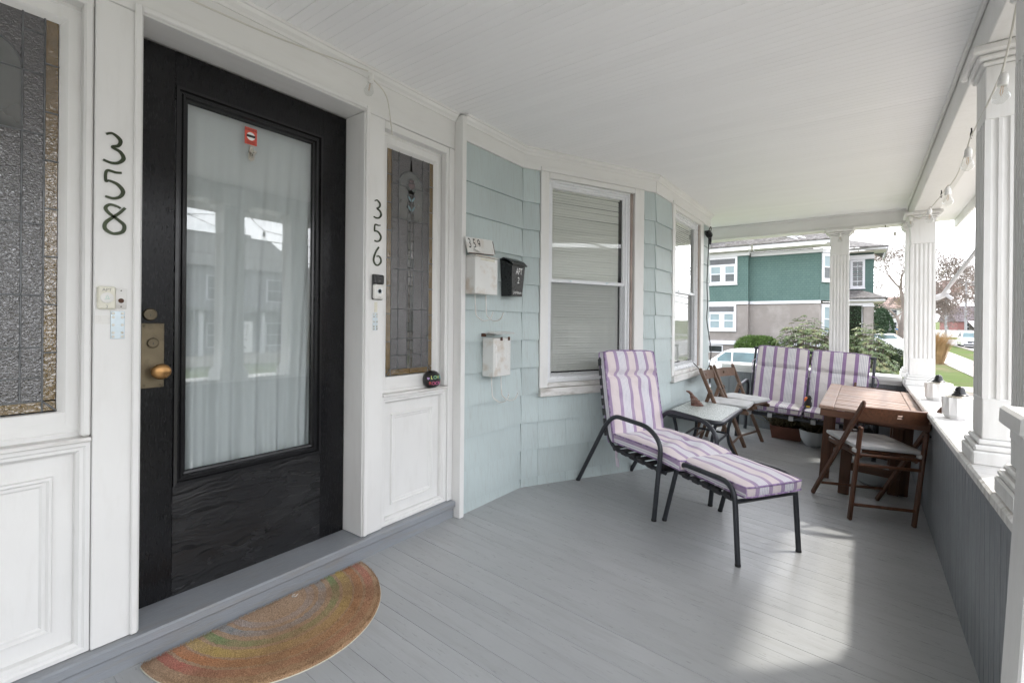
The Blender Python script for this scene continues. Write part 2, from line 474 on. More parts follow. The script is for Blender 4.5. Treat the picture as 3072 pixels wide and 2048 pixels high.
M['mailb'] = paint('black_mailbox_metal', (.016, .017, .018), .32, .2, 6, (1, 1, 1), 80, .1, .001)
M['rust'] = paint('rusty_edge', (.10, .045, .025), .8, .4, 20, (1, 1, 1), 60, .4, .002)
M['tube'] = paint('charcoal_metal_tube', (.040, .043, .050), .36, .12, 6, (1, 1, 1), 80, .06, .001, metal=.3)
M['strap'] = paint('charcoal_strap', (.035, .035, .038), .6, .15, 6, (1, 1, 1), 90, .2, .001)
M['strapw'] = paint('pale_strap', (.55, .56, .57), .6, .1, 6, (1, 1, 1), 90, .2, .001)
M['cush'] = stripes('lilac_striped_fabric', (.66, .58, .585), (.33, .24, .385), (.45, .44, .54), (.70, .69, .71), .38)
M['cushb'] = stripes('purple_striped_fabric', (.64, .60, .585), (.275, .175, .32), (.43, .42, .48), (.69, .68, .68), .14)
M['piping'] = paint('piping_fabric', (.24, .16, .30), .85, .5, 30, (1, 1, 1), 90, .2, .001, dirt=((.6, .56, .58), .9, 24, 1))
M['tie'] = paint('lilac_tie_fabric', (.5, .44, .5), .9, .1, 9)
M['padgrey'] = paint('grey_pad_fabric', (.50, .50, .50), .9, .06, 8, (1, 1, 1), 60, .25, .002, sheen=.2)
M['teak'] = wood('stained_wood', (.075, .028, .014), (.19, .078, .038), (1.2, 20, 20), 3, .42, .25, .25, ((.10, .06, .04), .5))
M['teakz'] = wood('stained_wood_upright', (.065, .026, .014), (.17, .07, .036), (20, 20, 1.2), 3, .42, .25, .25)
M['teakt'] = wood('weathered_wood_top', (.25, .145, .10), (.46, .31, .235), (1.2, 22, 22), 3, .5, .3, .2, ((.46, .39, .34), .55))
M['teakr'] = wood('weathered_wood_rail', (.23, .13, .09), (.43, .29, .215), (22, 1.2, 22), 3, .5, .3, .15, ((.44, .37, .32), .5))
M['chairold'] = wood('old_chair_wood', (.07, .035, .02), (.20, .11, .065), (14, 14, 1.4), 3, .5, .25, .25, ((.24, .18, .14), .5))
M['glassclear'] = glass('window_glass', (.97, .98, .975), 1.5, 0, .03)
M['glassdoor'] = glass('old_door_glass', (.93, .95, .95), 1.78, 0, .02)
M['bulbglass'] = glass('bulb_glass', (.93, .935, .93), 1.5)
M['frost'] = paint('frosted_tempered_glass', (.42, .45, .43), .28, .04, 6, (1, 1, 1), 160, .15, .001)
M['blind'] = paint('blind_slat', (.74, .74, .70), .5, .03, 3)
M['curtain'] = (lambda: None)
def curtain_mat():
    t = NT('sheer_curtain')
    d = t.n('ShaderNodeBsdfDiffuse'); d.inputs[0].default_value = (.66, .67, .67, 1)
    tl = t.n('ShaderNodeBsdfTranslucent'); tl.inputs[0].default_value = (.8, .8, .78, 1)
    w = t.bump(t.noise(t.coord((60, 60, 4)), 6, 2), .25, .002); t.l(w, d.inputs['Normal'])
    m = t.n('ShaderNodeMixShader'); m.inputs[0].default_value = .12
    t.l(d.outputs[0], m.inputs[1]); t.l(tl.outputs[0], m.inputs[2]); t.l(m.outputs[0], t.out.inputs[0]); return t.m
M['curtain'] = curtain_mat()
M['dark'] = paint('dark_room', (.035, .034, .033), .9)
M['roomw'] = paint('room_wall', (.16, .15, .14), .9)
M['lead'] = paint('lead_came', (.14, .145, .15), .45, .2, 20, (1, 1, 1), 60, .2, .001, metal=.6)
M['gl_grey'] = leaded('hammered_grey_glass', (.032, .028, .030), 125, .6, .08)
M['gl_clear'] = leaded('smooth_grey_glass', (.055, .06, .057), 8, .06, .06)
M['gl_amber'] = leaded('amber_glass', (.115, .066, .012), 80, .5, .10)
M['gl_dark'] = leaded('dark_stem_glass', (.022, .016, .014), 60, .3)
M['gl_red'] = leaded('ruby_glass', (.05, .010, .012), 40, .2)
M['gl_teal'] = leaded('teal_leaf_glass', (.12, .24, .27), 40, .2)
M['gl_green'] = leaded('green_leaf_glass', (.02, .05, .032), 40, .2)
M['cord_w'] = paint('ivory_cord', (.60, .58, .52), .5)
M['cord_k'] = paint('black_cord', (.012, .012, .012), .5)
M['fil'] = paint('bulb_filament', (.5, .3, .15), .5, metal=.5)
M['iron'] = paint('iron_hook', (.03, .028, .026), .5, metal=.6)

# ================================================================== PORCH STRUCTURE
Y_NEAR, Y_FAR = -5.2, 6.54
def wallmat(ox, oy, deg): return Matrix.Translation((ox, oy, 0)) @ Matrix.Rotation(R(deg), 4, 'Z')
DW = wallmat(-2.03, 0, 90)                     # door wall: local x = world Y, local y runs into the wall
S1 = wallmat(-2.01, 0, 90)
A2 = Vector((-2.01, 2.84)); B2 = Vector((-1.455, 4.04))
L2 = (B2 - A2).length
S2 = wallmat(A2.x, A2.y, math.degrees(math.atan2(B2.y - A2.y, B2.x - A2.x)))
S3 = wallmat(B2.x, B2.y, 90); L3 = 5.85 - B2.y
def part(name, mb, mat, parent, mtx=None, smooth=False, ang=40):
    o = mb.build(name, mat, parent, smooth, ang)
    if mtx is not None: o.matrix_local = mtx
    return o

# ---- floor
fl = MB()
fl.add([(x, y, floor_z(x) - .03) for y in (0, 6.9) for x in (-2.1, .6)] + [(x, y, floor_z(x)) for y in (Y_NEAR, -.002) for x in (-2.1, .6)], [(0, 1, 3, 2), (4, 5, 7, 6)])
floor = struct(fl.build('porch_floor', M['floor']), 'grey painted sloping porch floor of narrow planks')
PW = .0835
pm = MB()
x0, x1, g, b = -2.06, .375, .0003, .0008
prof = [(g, -.026), (PW - g, -.026), (PW - g, -b), (PW - g - b, 0), (g + b, 0), (g, -b)]
n = len(prof)
pm.add([(x, y, floor_z(x) + z) for x in (x0, x1) for y, z in prof], [tuple(range(n))[::-1], tuple(range(n, 2 * n))] + [(i, (i + 1) % n, (i + 1) % n + n, i + n) for i in range(n)])
plank = pm.mesh('plank', M['floor'])
y = .0
while y < Y_FAR - .02:
    o = link('plank', plank, floor, (0, y, random.uniform(-.0008, .0008))); y += PW
# ---- ceiling
cl = MB()
cl.add([(x, y, ceil_z(x) + .022) for y in (.25, 6.9) for x in (-2.1, .6)] + [(x, y, ceil_z(x)) for y in (Y_NEAR, .248) for x in (-2.1, .6)], [(0, 1, 3, 2), (4, 5, 7, 6)])
ceil = struct(cl.build('porch_ceiling', M['ceil']), 'white beadboard porch ceiling of narrow boards')
CW = .0905; h = CW / 2
prof = [(0.0004, .02), (CW - .0004, .02), (CW - .0004, .0018), (CW - .0018, 0), (h + .002, 0), (h + .001, .0009), (h, .0003), (h - .001, .0009), (h - .002, 0), (.0018, 0), (.0004, .0018)]
n = len(prof); pm = MB()
pm.add([(x, y, ceil_z(x) + z) for x in (-2.04, .40) for y, z in prof], [tuple(range(n))[::-1], tuple(range(n, 2 * n))] + [(i, (i + 1) % n, (i + 1) % n + n, i + n) for i in range(n)])
cb = pm.mesh('ceiling_board', M['ceil'])
y = .25
while y < 6.66:
    link('ceiling_board', cb, ceil, (0, y, random.uniform(-.0006, .0006))); y += CW
# ---- unseen roof slab added to block sun and sky, and eaves
rf = MB().box(-2.6, .80, Y_NEAR - .2, 7.05, 2.56, 2.70)
tag(rf.build('porch_roof', M['ceil']), 'unseen flat slab above the porch, added to block sun and sky', 'roof')
bm_ = thing('porch_beam', 'long white boxed beam above the street side columns', 'beam')
part('beam_box', MB().box(.38, .575, Y_NEAR, 6.63, 2.345, 2.525, .004), M['trim'], bm_)
part('ceiling_bead', MB().box(.362, .379, Y_NEAR, 6.63, 2.488, 2.509, .005), M['trim'], bm_)
part('eave_soffit', MB().box(.577, .79, Y_NEAR, 7.04, 2.405, 2.425), M['ceil'], bm_)
part('fascia', MB().box(.792, .815, Y_NEAR, 7.06, 2.325, 2.57, .003), M['trim'], bm_)
bm2 = thing('porch_beam', 'white boxed beam across the far end of porch', 'beam')
part('beam_box', MB().box(-3.2, .60, 6.635, 6.82, 2.352, 2.53, .004), M['trimh'], bm2)
part('lower_bead', MB().box(-3.2, .362, 6.618, 6.634, 2.352, 2.372, .005), M['trimh'], bm2)
part('ceiling_bead', MB().box(-3.2, .361, 6.61, 6.634, 2.494, 2.514, .005), M['trimh'], bm2)
part('eave_soffit', MB().box(-3.2, .575, 6.822, 7.04, 2.405, 2.425), M['ceil'], bm2)

# ---- house front: boards, frieze, crown, step, shingles
hf = thing('porch_house', 'old white trimmed house front with pale blue shingles and bay', 'house')
T = M['trim']; TH = M['trimh']
def hb(name, x0, x1, y0, y1, z0, z1, mat=T, b=.003, mtx=DW):
    return part(name, MB().box(x0, x1, y0, y1, z0, z1, b), mat, hf, mtx)
hb('casing_board', .446, .575, 0, .19, .156, 2.303)
hb('casing_board', 1.492, 1.620, 0, .19, .156, 2.303)
hb('casing_board', 2.108, 2.152, 0, .12, .156, 2.303)
hb('casing_board', -.185, -.052, 0, .19, .156, 2.303)
hb('wall_board', -2.4, -.187, 0, .12, .156, 2.303)
hb('frieze_board', -2.4, 2.152, 0, .19, 2.305, 2.497, TH)
cr = MB()
cr.prism([(0, 0), (0, -.03), (.012, -.03), (.016, -.022), (.03, -.01), (.036, -.008), (.036, 0)], 0, 1)
def crown(x0, x1, mtx, y=0.0):
    m = MB(); pr = [(y, 2.472), (y - .006, 2.472), (y - .010, 2.484), (y - .022, 2.494), (y - .028, 2.508), (y - .036, 2.510), (y - .036, 2.524), (y, 2.524)]
    n = len(pr); m.add([(x, q[0], q[1]) for x in (x0, x1) for q in pr], [tuple(range(n)), tuple(range(n, 2 * n))[::-1]] + [(i, i + n, (i + 1) % n + n, (i + 1) % n) for i in range(n)])
    return part('crown_moulding', m, TH, hf, mtx)
crown(-2.4, 2.152, DW)
# bead round the door opening
def bead(x0, x1, z0, z1):
    m = MB()
    m.box(x0, x0 + .022, -.012, -.001, z0, z1, .004); m.box(x1 - .022, x1, -.012, -.001, z0, z1, .004)
    m.box(x0 + .022, x1 - .022, -.012, -.001, z1 - .022, z1, .004)
    return m
part('door_bead', bead(.548, 1.519, .158, 2.333), T, hf, DW)
# corner post
part('corner_post', MB().box(2.153, 2.192, -.062, .06, .05, 2.506, .003), T, hf, DW)
# step
st = part('door_step', MB().box(-2.4, 2.150, -.034, .205, .116, .155, .006), M['step'], hf, DW)
part('step_riser', MB().box(-2.4, 2.149, -.016, .10, .02, .114, .002), M['step'], hf, DW)
# panels below the sidelights
for xa, xb in ((1.622, 2.106), (-.050, .444)):
    m = MB().box(xa, xb, .045, .10, .157, .842)
    part('panel_back', m, T, hf, DW)
    m = MB()
    m.frame(xa, xb, .157, .842, [(0, .012), (.0, .010), (.012, .010), (.018, .016), (.026, .016), (.034, .026), (.036, .044)])
    part('panel_moulding', m, T, hf, DW)
    m = MB()
    m.frame(xa + .085, xb - .085, .245, .742, [(0, .0445), (.003, .034), (.010, .033), (.016, .040), (.024, .040), (.030, .0445)])
    part('panel_moulding', m, T, hf, DW)
    part('window_ledge', MB().box(xa - .0, xb, -.004, .085, .8435, .858, .003), M['sillw'], hf, DW)
    part('head_board', MB().box(xa, xb, .005, .09, 2.262, 2.303, .003), TH, hf, DW)
for xa in (.419, 2.083): part('stop_moulding', MB().box(xa, xa + .0245, .004, .049, .860, 2.3, .006), T, hf, DW)
# frieze over siding: frieze and crowns on the bay
for mtx, xa, xb in ((S1, 2.193, 2.842), (S2, .0, L2), (S3, .0, L3)):
    part('frieze_board', MB().box(xa, xb, -.018, .05, 2.372, 2.497, .002), TH, hf, mtx)
    crown(xa - .004, xb + .004, mtx, -.018)
# shingles
def shingle(x0, x1, z0, z1, mtx, top=False):
    g = .0008; m = MB(); yb, yt = -.0175, -.003
    lap = .0
    vs = []
    for x in (x0 + g, x1 - g):
        vs += [(x, yb, z0), (x, .012, z0), (x, .012, z1), (x, yt, z1)]
    m.add(vs, [(0, 1, 2, 3), (4, 7, 6, 5), (0, 4, 5, 1), (3, 2, 6, 7), (0, 3, 7, 4), (1, 5, 6, 2)])
    o = part('shingle', m, M['shingle'], hf, mtx)
ZC = [.0] + [.113 + .2015 * i for i in range(11)] + [2.372]
def courses(mtx, spans, zlim=None):
    for i in range(12):
        za, zb = ZC[i], ZC[i + 1]
        for s in spans:
            lo, hi = s[2] if len(s) > 2 else (0, 9)
            if za < lo - .01 and False: continue
            a, b = max(za, lo), min(zb, hi)
            if b - a < .02: continue
            cuts = [s[0]]
            if len(s) > 3:
                cuts += [c + (.12 if i % 2 else -.1) for c in s[3]]
            cuts.append(s[1])
            for p, q in zip(cuts, cuts[1:]): shingle(p, q, a, b, mtx)
courses(S1, [(2.195, 2.838)])
courses(S2, [(.004, .148), (1.188, L2 - .003), (.148, 1.188, (0, .698), (.50, .85))])
courses(S3, [(.004, .432), (1.490, L3 - .02, (0, 9), (1.66,)), (.432, 1.490, (0, .698), (.75, 1.15))])
for mtx, xa, xb in ((S1, 2.193, 2.84), (S2, 0, L2), (S3, 0, L3)):
    part('sheathing', MB().box(xa, xb, .0125, .03, .0, .70) if mtx is not S1 else MB().box(xa, xb, .0125, .03, 0, 2.4), M['dark'], hf, mtx)
part('sheathing', MB().box(0, .20, .0125, .03, .7, 2.4).box(1.14, L2, .0125, .03, .7, 2.4), M['dark'], hf, S2)
part('sheathing', MB().box(0, .47, .0125, .03, .7, 2.4).box(1.45, L3, .0125, .03, .7, 2.4), M['dark'], hf, S3)
# bay return at its far end
ret = wallmat(-1.467, 5.85, 180)
for i in range(12):
    shingle(.0, .8, ZC[i], ZC[i + 1], ret); shingle(.8, 1.9, ZC[i], ZC[i + 1], ret)
# unseen house mass added to block light, and the rooms seen through the panes
hm = MB().box(-9, -3.3, -7, 5.6, -1.2, 6.4).box(-9, -2.25, -7, -2.4, -1.2, 6.4).box(-9, -2.62, -2.4, 5.6, 2.72, 6.4)
part('blocking_mass', hm, M['dark'], hf)
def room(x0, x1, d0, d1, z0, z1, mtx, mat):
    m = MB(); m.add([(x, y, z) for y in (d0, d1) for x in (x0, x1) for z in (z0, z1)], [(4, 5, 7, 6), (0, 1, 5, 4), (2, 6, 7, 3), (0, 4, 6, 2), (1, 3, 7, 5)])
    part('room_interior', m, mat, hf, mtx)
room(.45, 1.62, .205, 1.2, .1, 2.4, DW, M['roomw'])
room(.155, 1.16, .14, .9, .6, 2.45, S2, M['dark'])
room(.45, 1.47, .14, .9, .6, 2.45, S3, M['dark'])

# ---- railings
def boards(parent, mtx, length, z0f, z1f, mat, yf=0.0):
    w = .0835; k = int(length / w)
    for i in range(k + 1):
        a = i * w; bb = min(a + w, length)
        if bb - a < .01: continue
        m = MB(); m.box(a + .0008, bb - .0008, yf, yf + .018, z0f(a), z1f(a), .0025)
        part('board', m, mat, parent, mtx)
rr = thing('porch_railing', 'solid grey board railing with white cap along street side', 'railing', (0, 0, 0))
RM = wallmat(.365, 6.54, -90)                   # local x runs towards the camera, local y outwards
boards(rr, RM, 6.54 - 1.44, lambda a: floor_z(.365) - .01, lambda a: .655, M['railgrey'])
part('rail_core', MB().box(.387, .56, 1.44, 6.54, -.2, .655), M['railgrey'], rr)
cap = MB()
z_at = lambda y: .718 - .0065 * y
pts = []
for yy in (1.40, 6.80):
    for x, dz in ((.336, -.008), (.344, 0), (.612, 0), (.62, -.008), (.62, -.034), (.336, -.034)):
        pts.append((x, yy, z_at(yy) + dz))
cap.add(pts, [(0, 1, 2, 3, 4, 5), (11, 10, 9, 8, 7, 6)] + [(i, i + 6, (i + 1) % 6 + 6, (i + 1) % 6) for i in range(6)])
part('rail_cap', cap, M['sillw'], rr)
part('under_cap', MB().box(.350, .366, 1.44, 6.49, .625, .662, .003), M['railgrey'], rr)
er = thing('porch_railing', 'solid grey board railing with white cap at far end', 'railing')
EM = wallmat(-1.455, 6.54, 0)
boards(er, EM, 1.455 + .36, lambda a: floor_z(a - 1.455) - .01, lambda a: .70 - .03 * (a - 1.455) - .02, M['railgrey'])
part('rail_core', MB().box(-1.6, .55, 6.56, 6.80, -.2, .66), M['railgrey'], er)
cap = MB(); pts = []
for xx in (-1.455, .335):
    zt = .715 - .03 * xx
    for yy, dz in ((6.50, -.006), (6.507, 0), (6.83, 0), (6.837, -.006), (6.837, -.045), (6.50, -.045)):
        pts.append((xx, yy, zt + dz))
cap.add(pts, [(0, 1, 2, 3, 4, 5), (11, 10, 9, 8, 7, 6)] + [(i, i + 6, (i + 1) % 6 + 6, (i + 1) % 6) for i in range(6)])
part('rail_cap', cap, M['trimh'], er)
mo = MB()
for k, (dy, z0, z1) in enumerate(((.012, -.066, -.047), (.022, -.092, -.068))):
    vs = []
    for xx in (-1.455, .334):
        zt = .715 - .03 * xx
        vs += [(xx, 6.50 + dy, zt + z0), (xx, 6.56, zt + z0), (xx, 6.56, zt + z1), (xx, 6.50 + dy, zt + z1)]
    mo.add(vs, [(0, 1, 2, 3), (4, 7, 6, 5), (0, 4, 5, 1), (3, 2, 6, 7), (0, 3, 7, 4)])
part('cap_moulding', mo, M['trimh'], er)

# ---- columns
def flute_section(w, nf, fw, fd, seg=5):
    """square section with concave flutes, anticlockwise"""
    h = w / 2; pts = []
    pitch = w * .86 / nf
    for side in range(4):
        a = R(90 * side); ca, sa = math.cos(a), math.sin(a)
        loc = [(-h, -h)]
        for i in range(nf):
            c = -w * .43 + pitch * (i + .5)
            for k in range(seg + 1):
                t = math.pi * k / seg
                loc.append((c - fw / 2 * math.cos(t), -h + fd * math.sin(t)))
        for x, y in loc: pts.append((x * ca - y * sa, x * sa + y * ca))
    return pts
def column(name, label, cx, cy, w, zb, zt, f0, f1, capd=.045, lean=0.0, nf=5):
    t = thing(name, label, 'column', (cx, cy, zb), 0, 'fluted square porch columns')
    H = zt - zb
    sec = flute_section(w, nf, w * .115, w * .05); n = len(sec)
    sh = MB(); tw = lambda z: 1 - .03 * z / H
    sh.add([(x * tw(z), y * tw(z), z) for z in (f0, f1) for x, y in sec], [tuple(range(n)), tuple(range(n, 2 * n))[::-1]] + [(i, i + n, (i + 1) % n + n, (i + 1) % n) for i in range(n)])
    part('fluted_shaft', sh, M['col'], t)
    q = w / 2
    part('shaft_block', MB().box(-q, q, -q, q, .10, f0, .003), M['col'], t)
    qt = q * .97
    part('shaft_block', MB().box(-qt, qt, -qt, qt, f1, H - .075, .003), M['col'], t)
    b = MB()
    for e, z0, z1 in ((.032, 0, .055), (.026, .056, .078), (.014, .079, .0995)): b.box(-q - e, q + e, -q - e, q + e, z0, z1, .006)
    part('base', b, M['col'], t)
    c = MB()
    for e, z0, z1 in ((.010, H - .074, H - .056), (.024, H - .055, H - .034), (capd, H - .033, H - .001)): c.box(-q - e, q + e, -q - e, q + e, z0, z1, .007)
    part('capital', c, M['col'], t)
    return t
column('porch_column', 'nearest fluted white column, cut off by the right picture edge', .475, 2.07, .19, z_at(2.07), 2.345, .26, 1.36)
column('porch_column', 'tall fluted white column just beyond two white faceted pots', .475, 2.72, .19, z_at(2.72), 2.345, .26, 1.36)
column('porch_column', 'fluted white column at the far right corner of railing', .455, 6.09, .19, z_at(6.09), 2.345, .26, 1.36)
column('porch_column', 'fluted white column half hidden behind the corner column', .455, 6.73, .19, .70, 2.352, .26, 1.36, .03)
column('porch_column', 'fluted white column standing on the far end railing behind bench', -.225, 6.705, .185, .722, 2.352, .20, 1.33)
column('porch_column', 'fluted white column left of the stairs, seen only in the door glass', .475, -1.45, .19, .70, 2.345, .26, 1.36)
column('porch_column', 'fluted white column at the near end of the porch', .475, -4.95, .19, .70, 2.345, .26, 1.36)
nr = thing('porch_railing', 'solid grey railing left of the stairs behind the camera', 'railing')
part('rail_core', MB().box(.387, .56, -5.1, -1.25, -.2, .655), M['railgrey'], nr)
part('rail_cap', MB().box(.336, .62, -5.1, -1.22, .666, .70, .006), M['sillw'], nr)
ne = thing('end_light_block', 'unseen shingled wall added at near porch end to cut light', 'wall')  # unseen end wall added to cut the light on the door wall
part('wall_panel', MB().box(-2.1, .6, -5.3, -5.12, -.3, 2.52), M['shingle'], ne)
# ---- newel at the stairs
nw = thing('stair_newel', 'square white newel post with flat cap at lower right', 'newel post', (.306, 1.34, floor_z(.306)))
nw.rotation_euler = (0, R(2.6), 0)
part('post', MB().box(-.10, .10, -.06, .06, 0, 1.13, .004), M['trim'], nw)
part('cap', MB().box(-.125, .125, -.085, .095, 1.132, 1.172, .006), M['trim'], nw)
part('cap', MB().box(-.11, .11, -.07, .075, 1.105, 1.131, .004), M['trim'], nw)

# ================================================================== DOOR
dr = thing('entry_door', 'black painted wooden entry door with large curtained glass pane', 'door', (-2.03, 1.492, .157), R(90))
# door local: x from the hinge edge (world Y - 1.492), z from the sill
dx = lambda y: y - 1.492
dz = lambda z: z - .157
K = M['black']
yf, yb = .15, .192
part('stile', MB().box(dx(.577), dx(.722), yf, yb, 0, 2.140, .002), K, dr)
part('stile', MB().box(dx(1.356), dx(1.489), yf, yb, 0, 2.140, .002), K, dr)
part('top_rail', MB().box(dx(.7225), dx(1.3555), yf + .0005, yb, dz(2.163), 2.140), K, dr)
part('bottom_rail', MB().box(dx(.7225), dx(1.3555), yf + .0005, yb, 0, dz(.588)), M['cracked'], dr)
part('glass_moulding', MB().frame(dx(.7225), dx(1.3555), dz(.588), dz(2.163), [(0, yf), (.001, yf - .006), (.012, yf - .007), (.015, yf + .004), (.022, yf + .004), (.026, yf - .003), (.034, yf - .002), (.038, yf + .010), (.046, yf + .012), (.05, yf + .024)]), M['blackm'], dr)
part('glass_pane', MB().box(dx(.768), dx(1.310), yf + .020, yf + .024, dz(.632), dz(2.118)), M['glassdoor'], dr)
# hardware
pl = MB().box(dx(.615), dx(.690), yf - .005, yf - .0005, dz(.983), dz(1.229), .002)
lp = part('lock_plate', pl, M['brass'], dr)
for sx, sz in ((.626, .994), (.679, .994), (.626, 1.218), (.679, 1.218)):
    m = MB().lathe([(.0045, 0), (.0045, .0015), (.003, .0025)], 10); o = m.build('screw', M['brass'], lp, True); o.matrix_local = Matrix.Translation((dx(sx), yf - .005, dz(sz))) @ Matrix.Rotation(R(90), 4, 'X')
def turned(name, prof, x, z, mat, y=yf - .005, par=None, n=24, sx=1.0):
    m = MB().lathe(prof, n); o = m.build(name, mat, par or dr, True)
    o.matrix_local = Matrix.Translation((x, y, z)) @ Matrix.Rotation(R(90), 4, 'X') @ Matrix.Diagonal((sx, 1, 1, 1)); return o
turned('knob', [(.018, 0), (.018, .006), (.011, .010), (.010, .028), (.020, .034), (.028, .042), (.0295, .050), (.026, .058), (.016, .063), (.0, .0645)], dx(.665), dz(1.047), M['knob'], sx=1.12)
cy = turned('lock_cylinder', [(.019, 0), (.019, .005), (.016, .008), (.0135, .008), (.0135, .006), (0, .006)], dx(.652), dz(1.154), M['brass'])
part('keyhole', MB().box(-.0015, .0015, -.006, .002, .0062, .0068), M['ink'], cy)
db = turned('deadbolt', [(.0235, 0), (.0235, .007), (.020, .012), (.016, .012), (.016, .010), (0, .010)], dx(.643), dz(1.262), M['brass'], yf)
part('keyhole', MB().box(-.0015, .0015, -.007, .002, .0102, .0108), M['ink'], db)
# curtain behind the pane, hung from a rod, drifting to the left at the bottom
ct = thing('door_curtain', 'sheer white curtain hanging behind the door glass', 'curtain', (-2.03, 1.492, .157), R(90))
m = MB(); nx, nz = 120, 30
for j in range(nz + 1):
    t = j / nz; z = dz(2.13) - t * (2.13 - .60)
    xl = dx(.735) + .008 * t; xr = dx(1.425) - .075 * math.sin(t * 2.0) * (.6 + .4 * t)
    for i in range(nx + 1):
        u = i / nx; x = xl + (xr - xl) * u
        amp = .0028 + .0105 * t
        y = yf + .062 + amp * (math.sin(u * 34 + t * 1.5) + .6 * math.sin(u * 77 + 1.3 + t * 3) + .8 * math.sin(u * 13 - 2 * t)) - .012 * t
        m.v.append((x, y, z))
for j in range(nz):
    for i in range(nx):
        a = j * (nx + 1) + i; m.f.append((a, a + 1, a + nx + 2, a + nx + 1))
part('cloth', m, M['curtain'], ct, None, True, 180)
part('rod', MB().tube([(dx(.70), yf + .06, dz(2.135)), (dx(1.38), yf + .06, dz(2.135))], .006), M['nickel'], ct)
# sticker and hook on the glass
sk = thing('warning_sticker', 'small red warning sticker inside the top of door glass', 'sticker', (-2.03 - (yf + .0195), 1.017, 2.060), R(90))
part('label_sheet', MB().box(-.026, .026, -.0006, 0, -.037, .037), M['red'], sk)
part('seal', MB().lathe([(.018, 0), (.018, .0004), (0, .0004)], 20), M['inkw'], sk, Matrix.Translation((0, -.0007, 0)) @ Matrix.Rotation(R(90), 4, 'X'))
part('seal_band', MB().box(-.019, .019, -.0016, -.0012, -.005, .006), M['ink'], sk)
o = text_mb('WARNING', .0115, -.0008); part('lettering', o, M['ink'], sk, Matrix.Translation((0, 0, .0235)))
for k, s_ in enumerate(('THIS AREA IS', 'PROTECTED')): part('lettering', text_mb(s_, .0065, -.0008), M['ink'], sk, Matrix.Translation((0, 0, -.026 - .007 * k)))
hk = thing('suction_hook', 'small satin metal hook stuck below the red sticker', 'hook', (-2.03 - (yf + .0195), 1.018, 1.985), R(90))
part('back_plate', MB().prism([(-.012, -.028), (0, -.036), (.012, -.028), (.013, -.01), (.006, .034), (-.006, .034), (-.013, -.01)], -.006, -.0005), M['nickel'], hk)
part('peg', MB().tube([(0, -.005, -.018), (0, -.016, -.014), (.002, -.026, -.004), (.004, -.030, .006)], [.007, .006, .007, .009], 12), M['nickel'], hk, None, True)

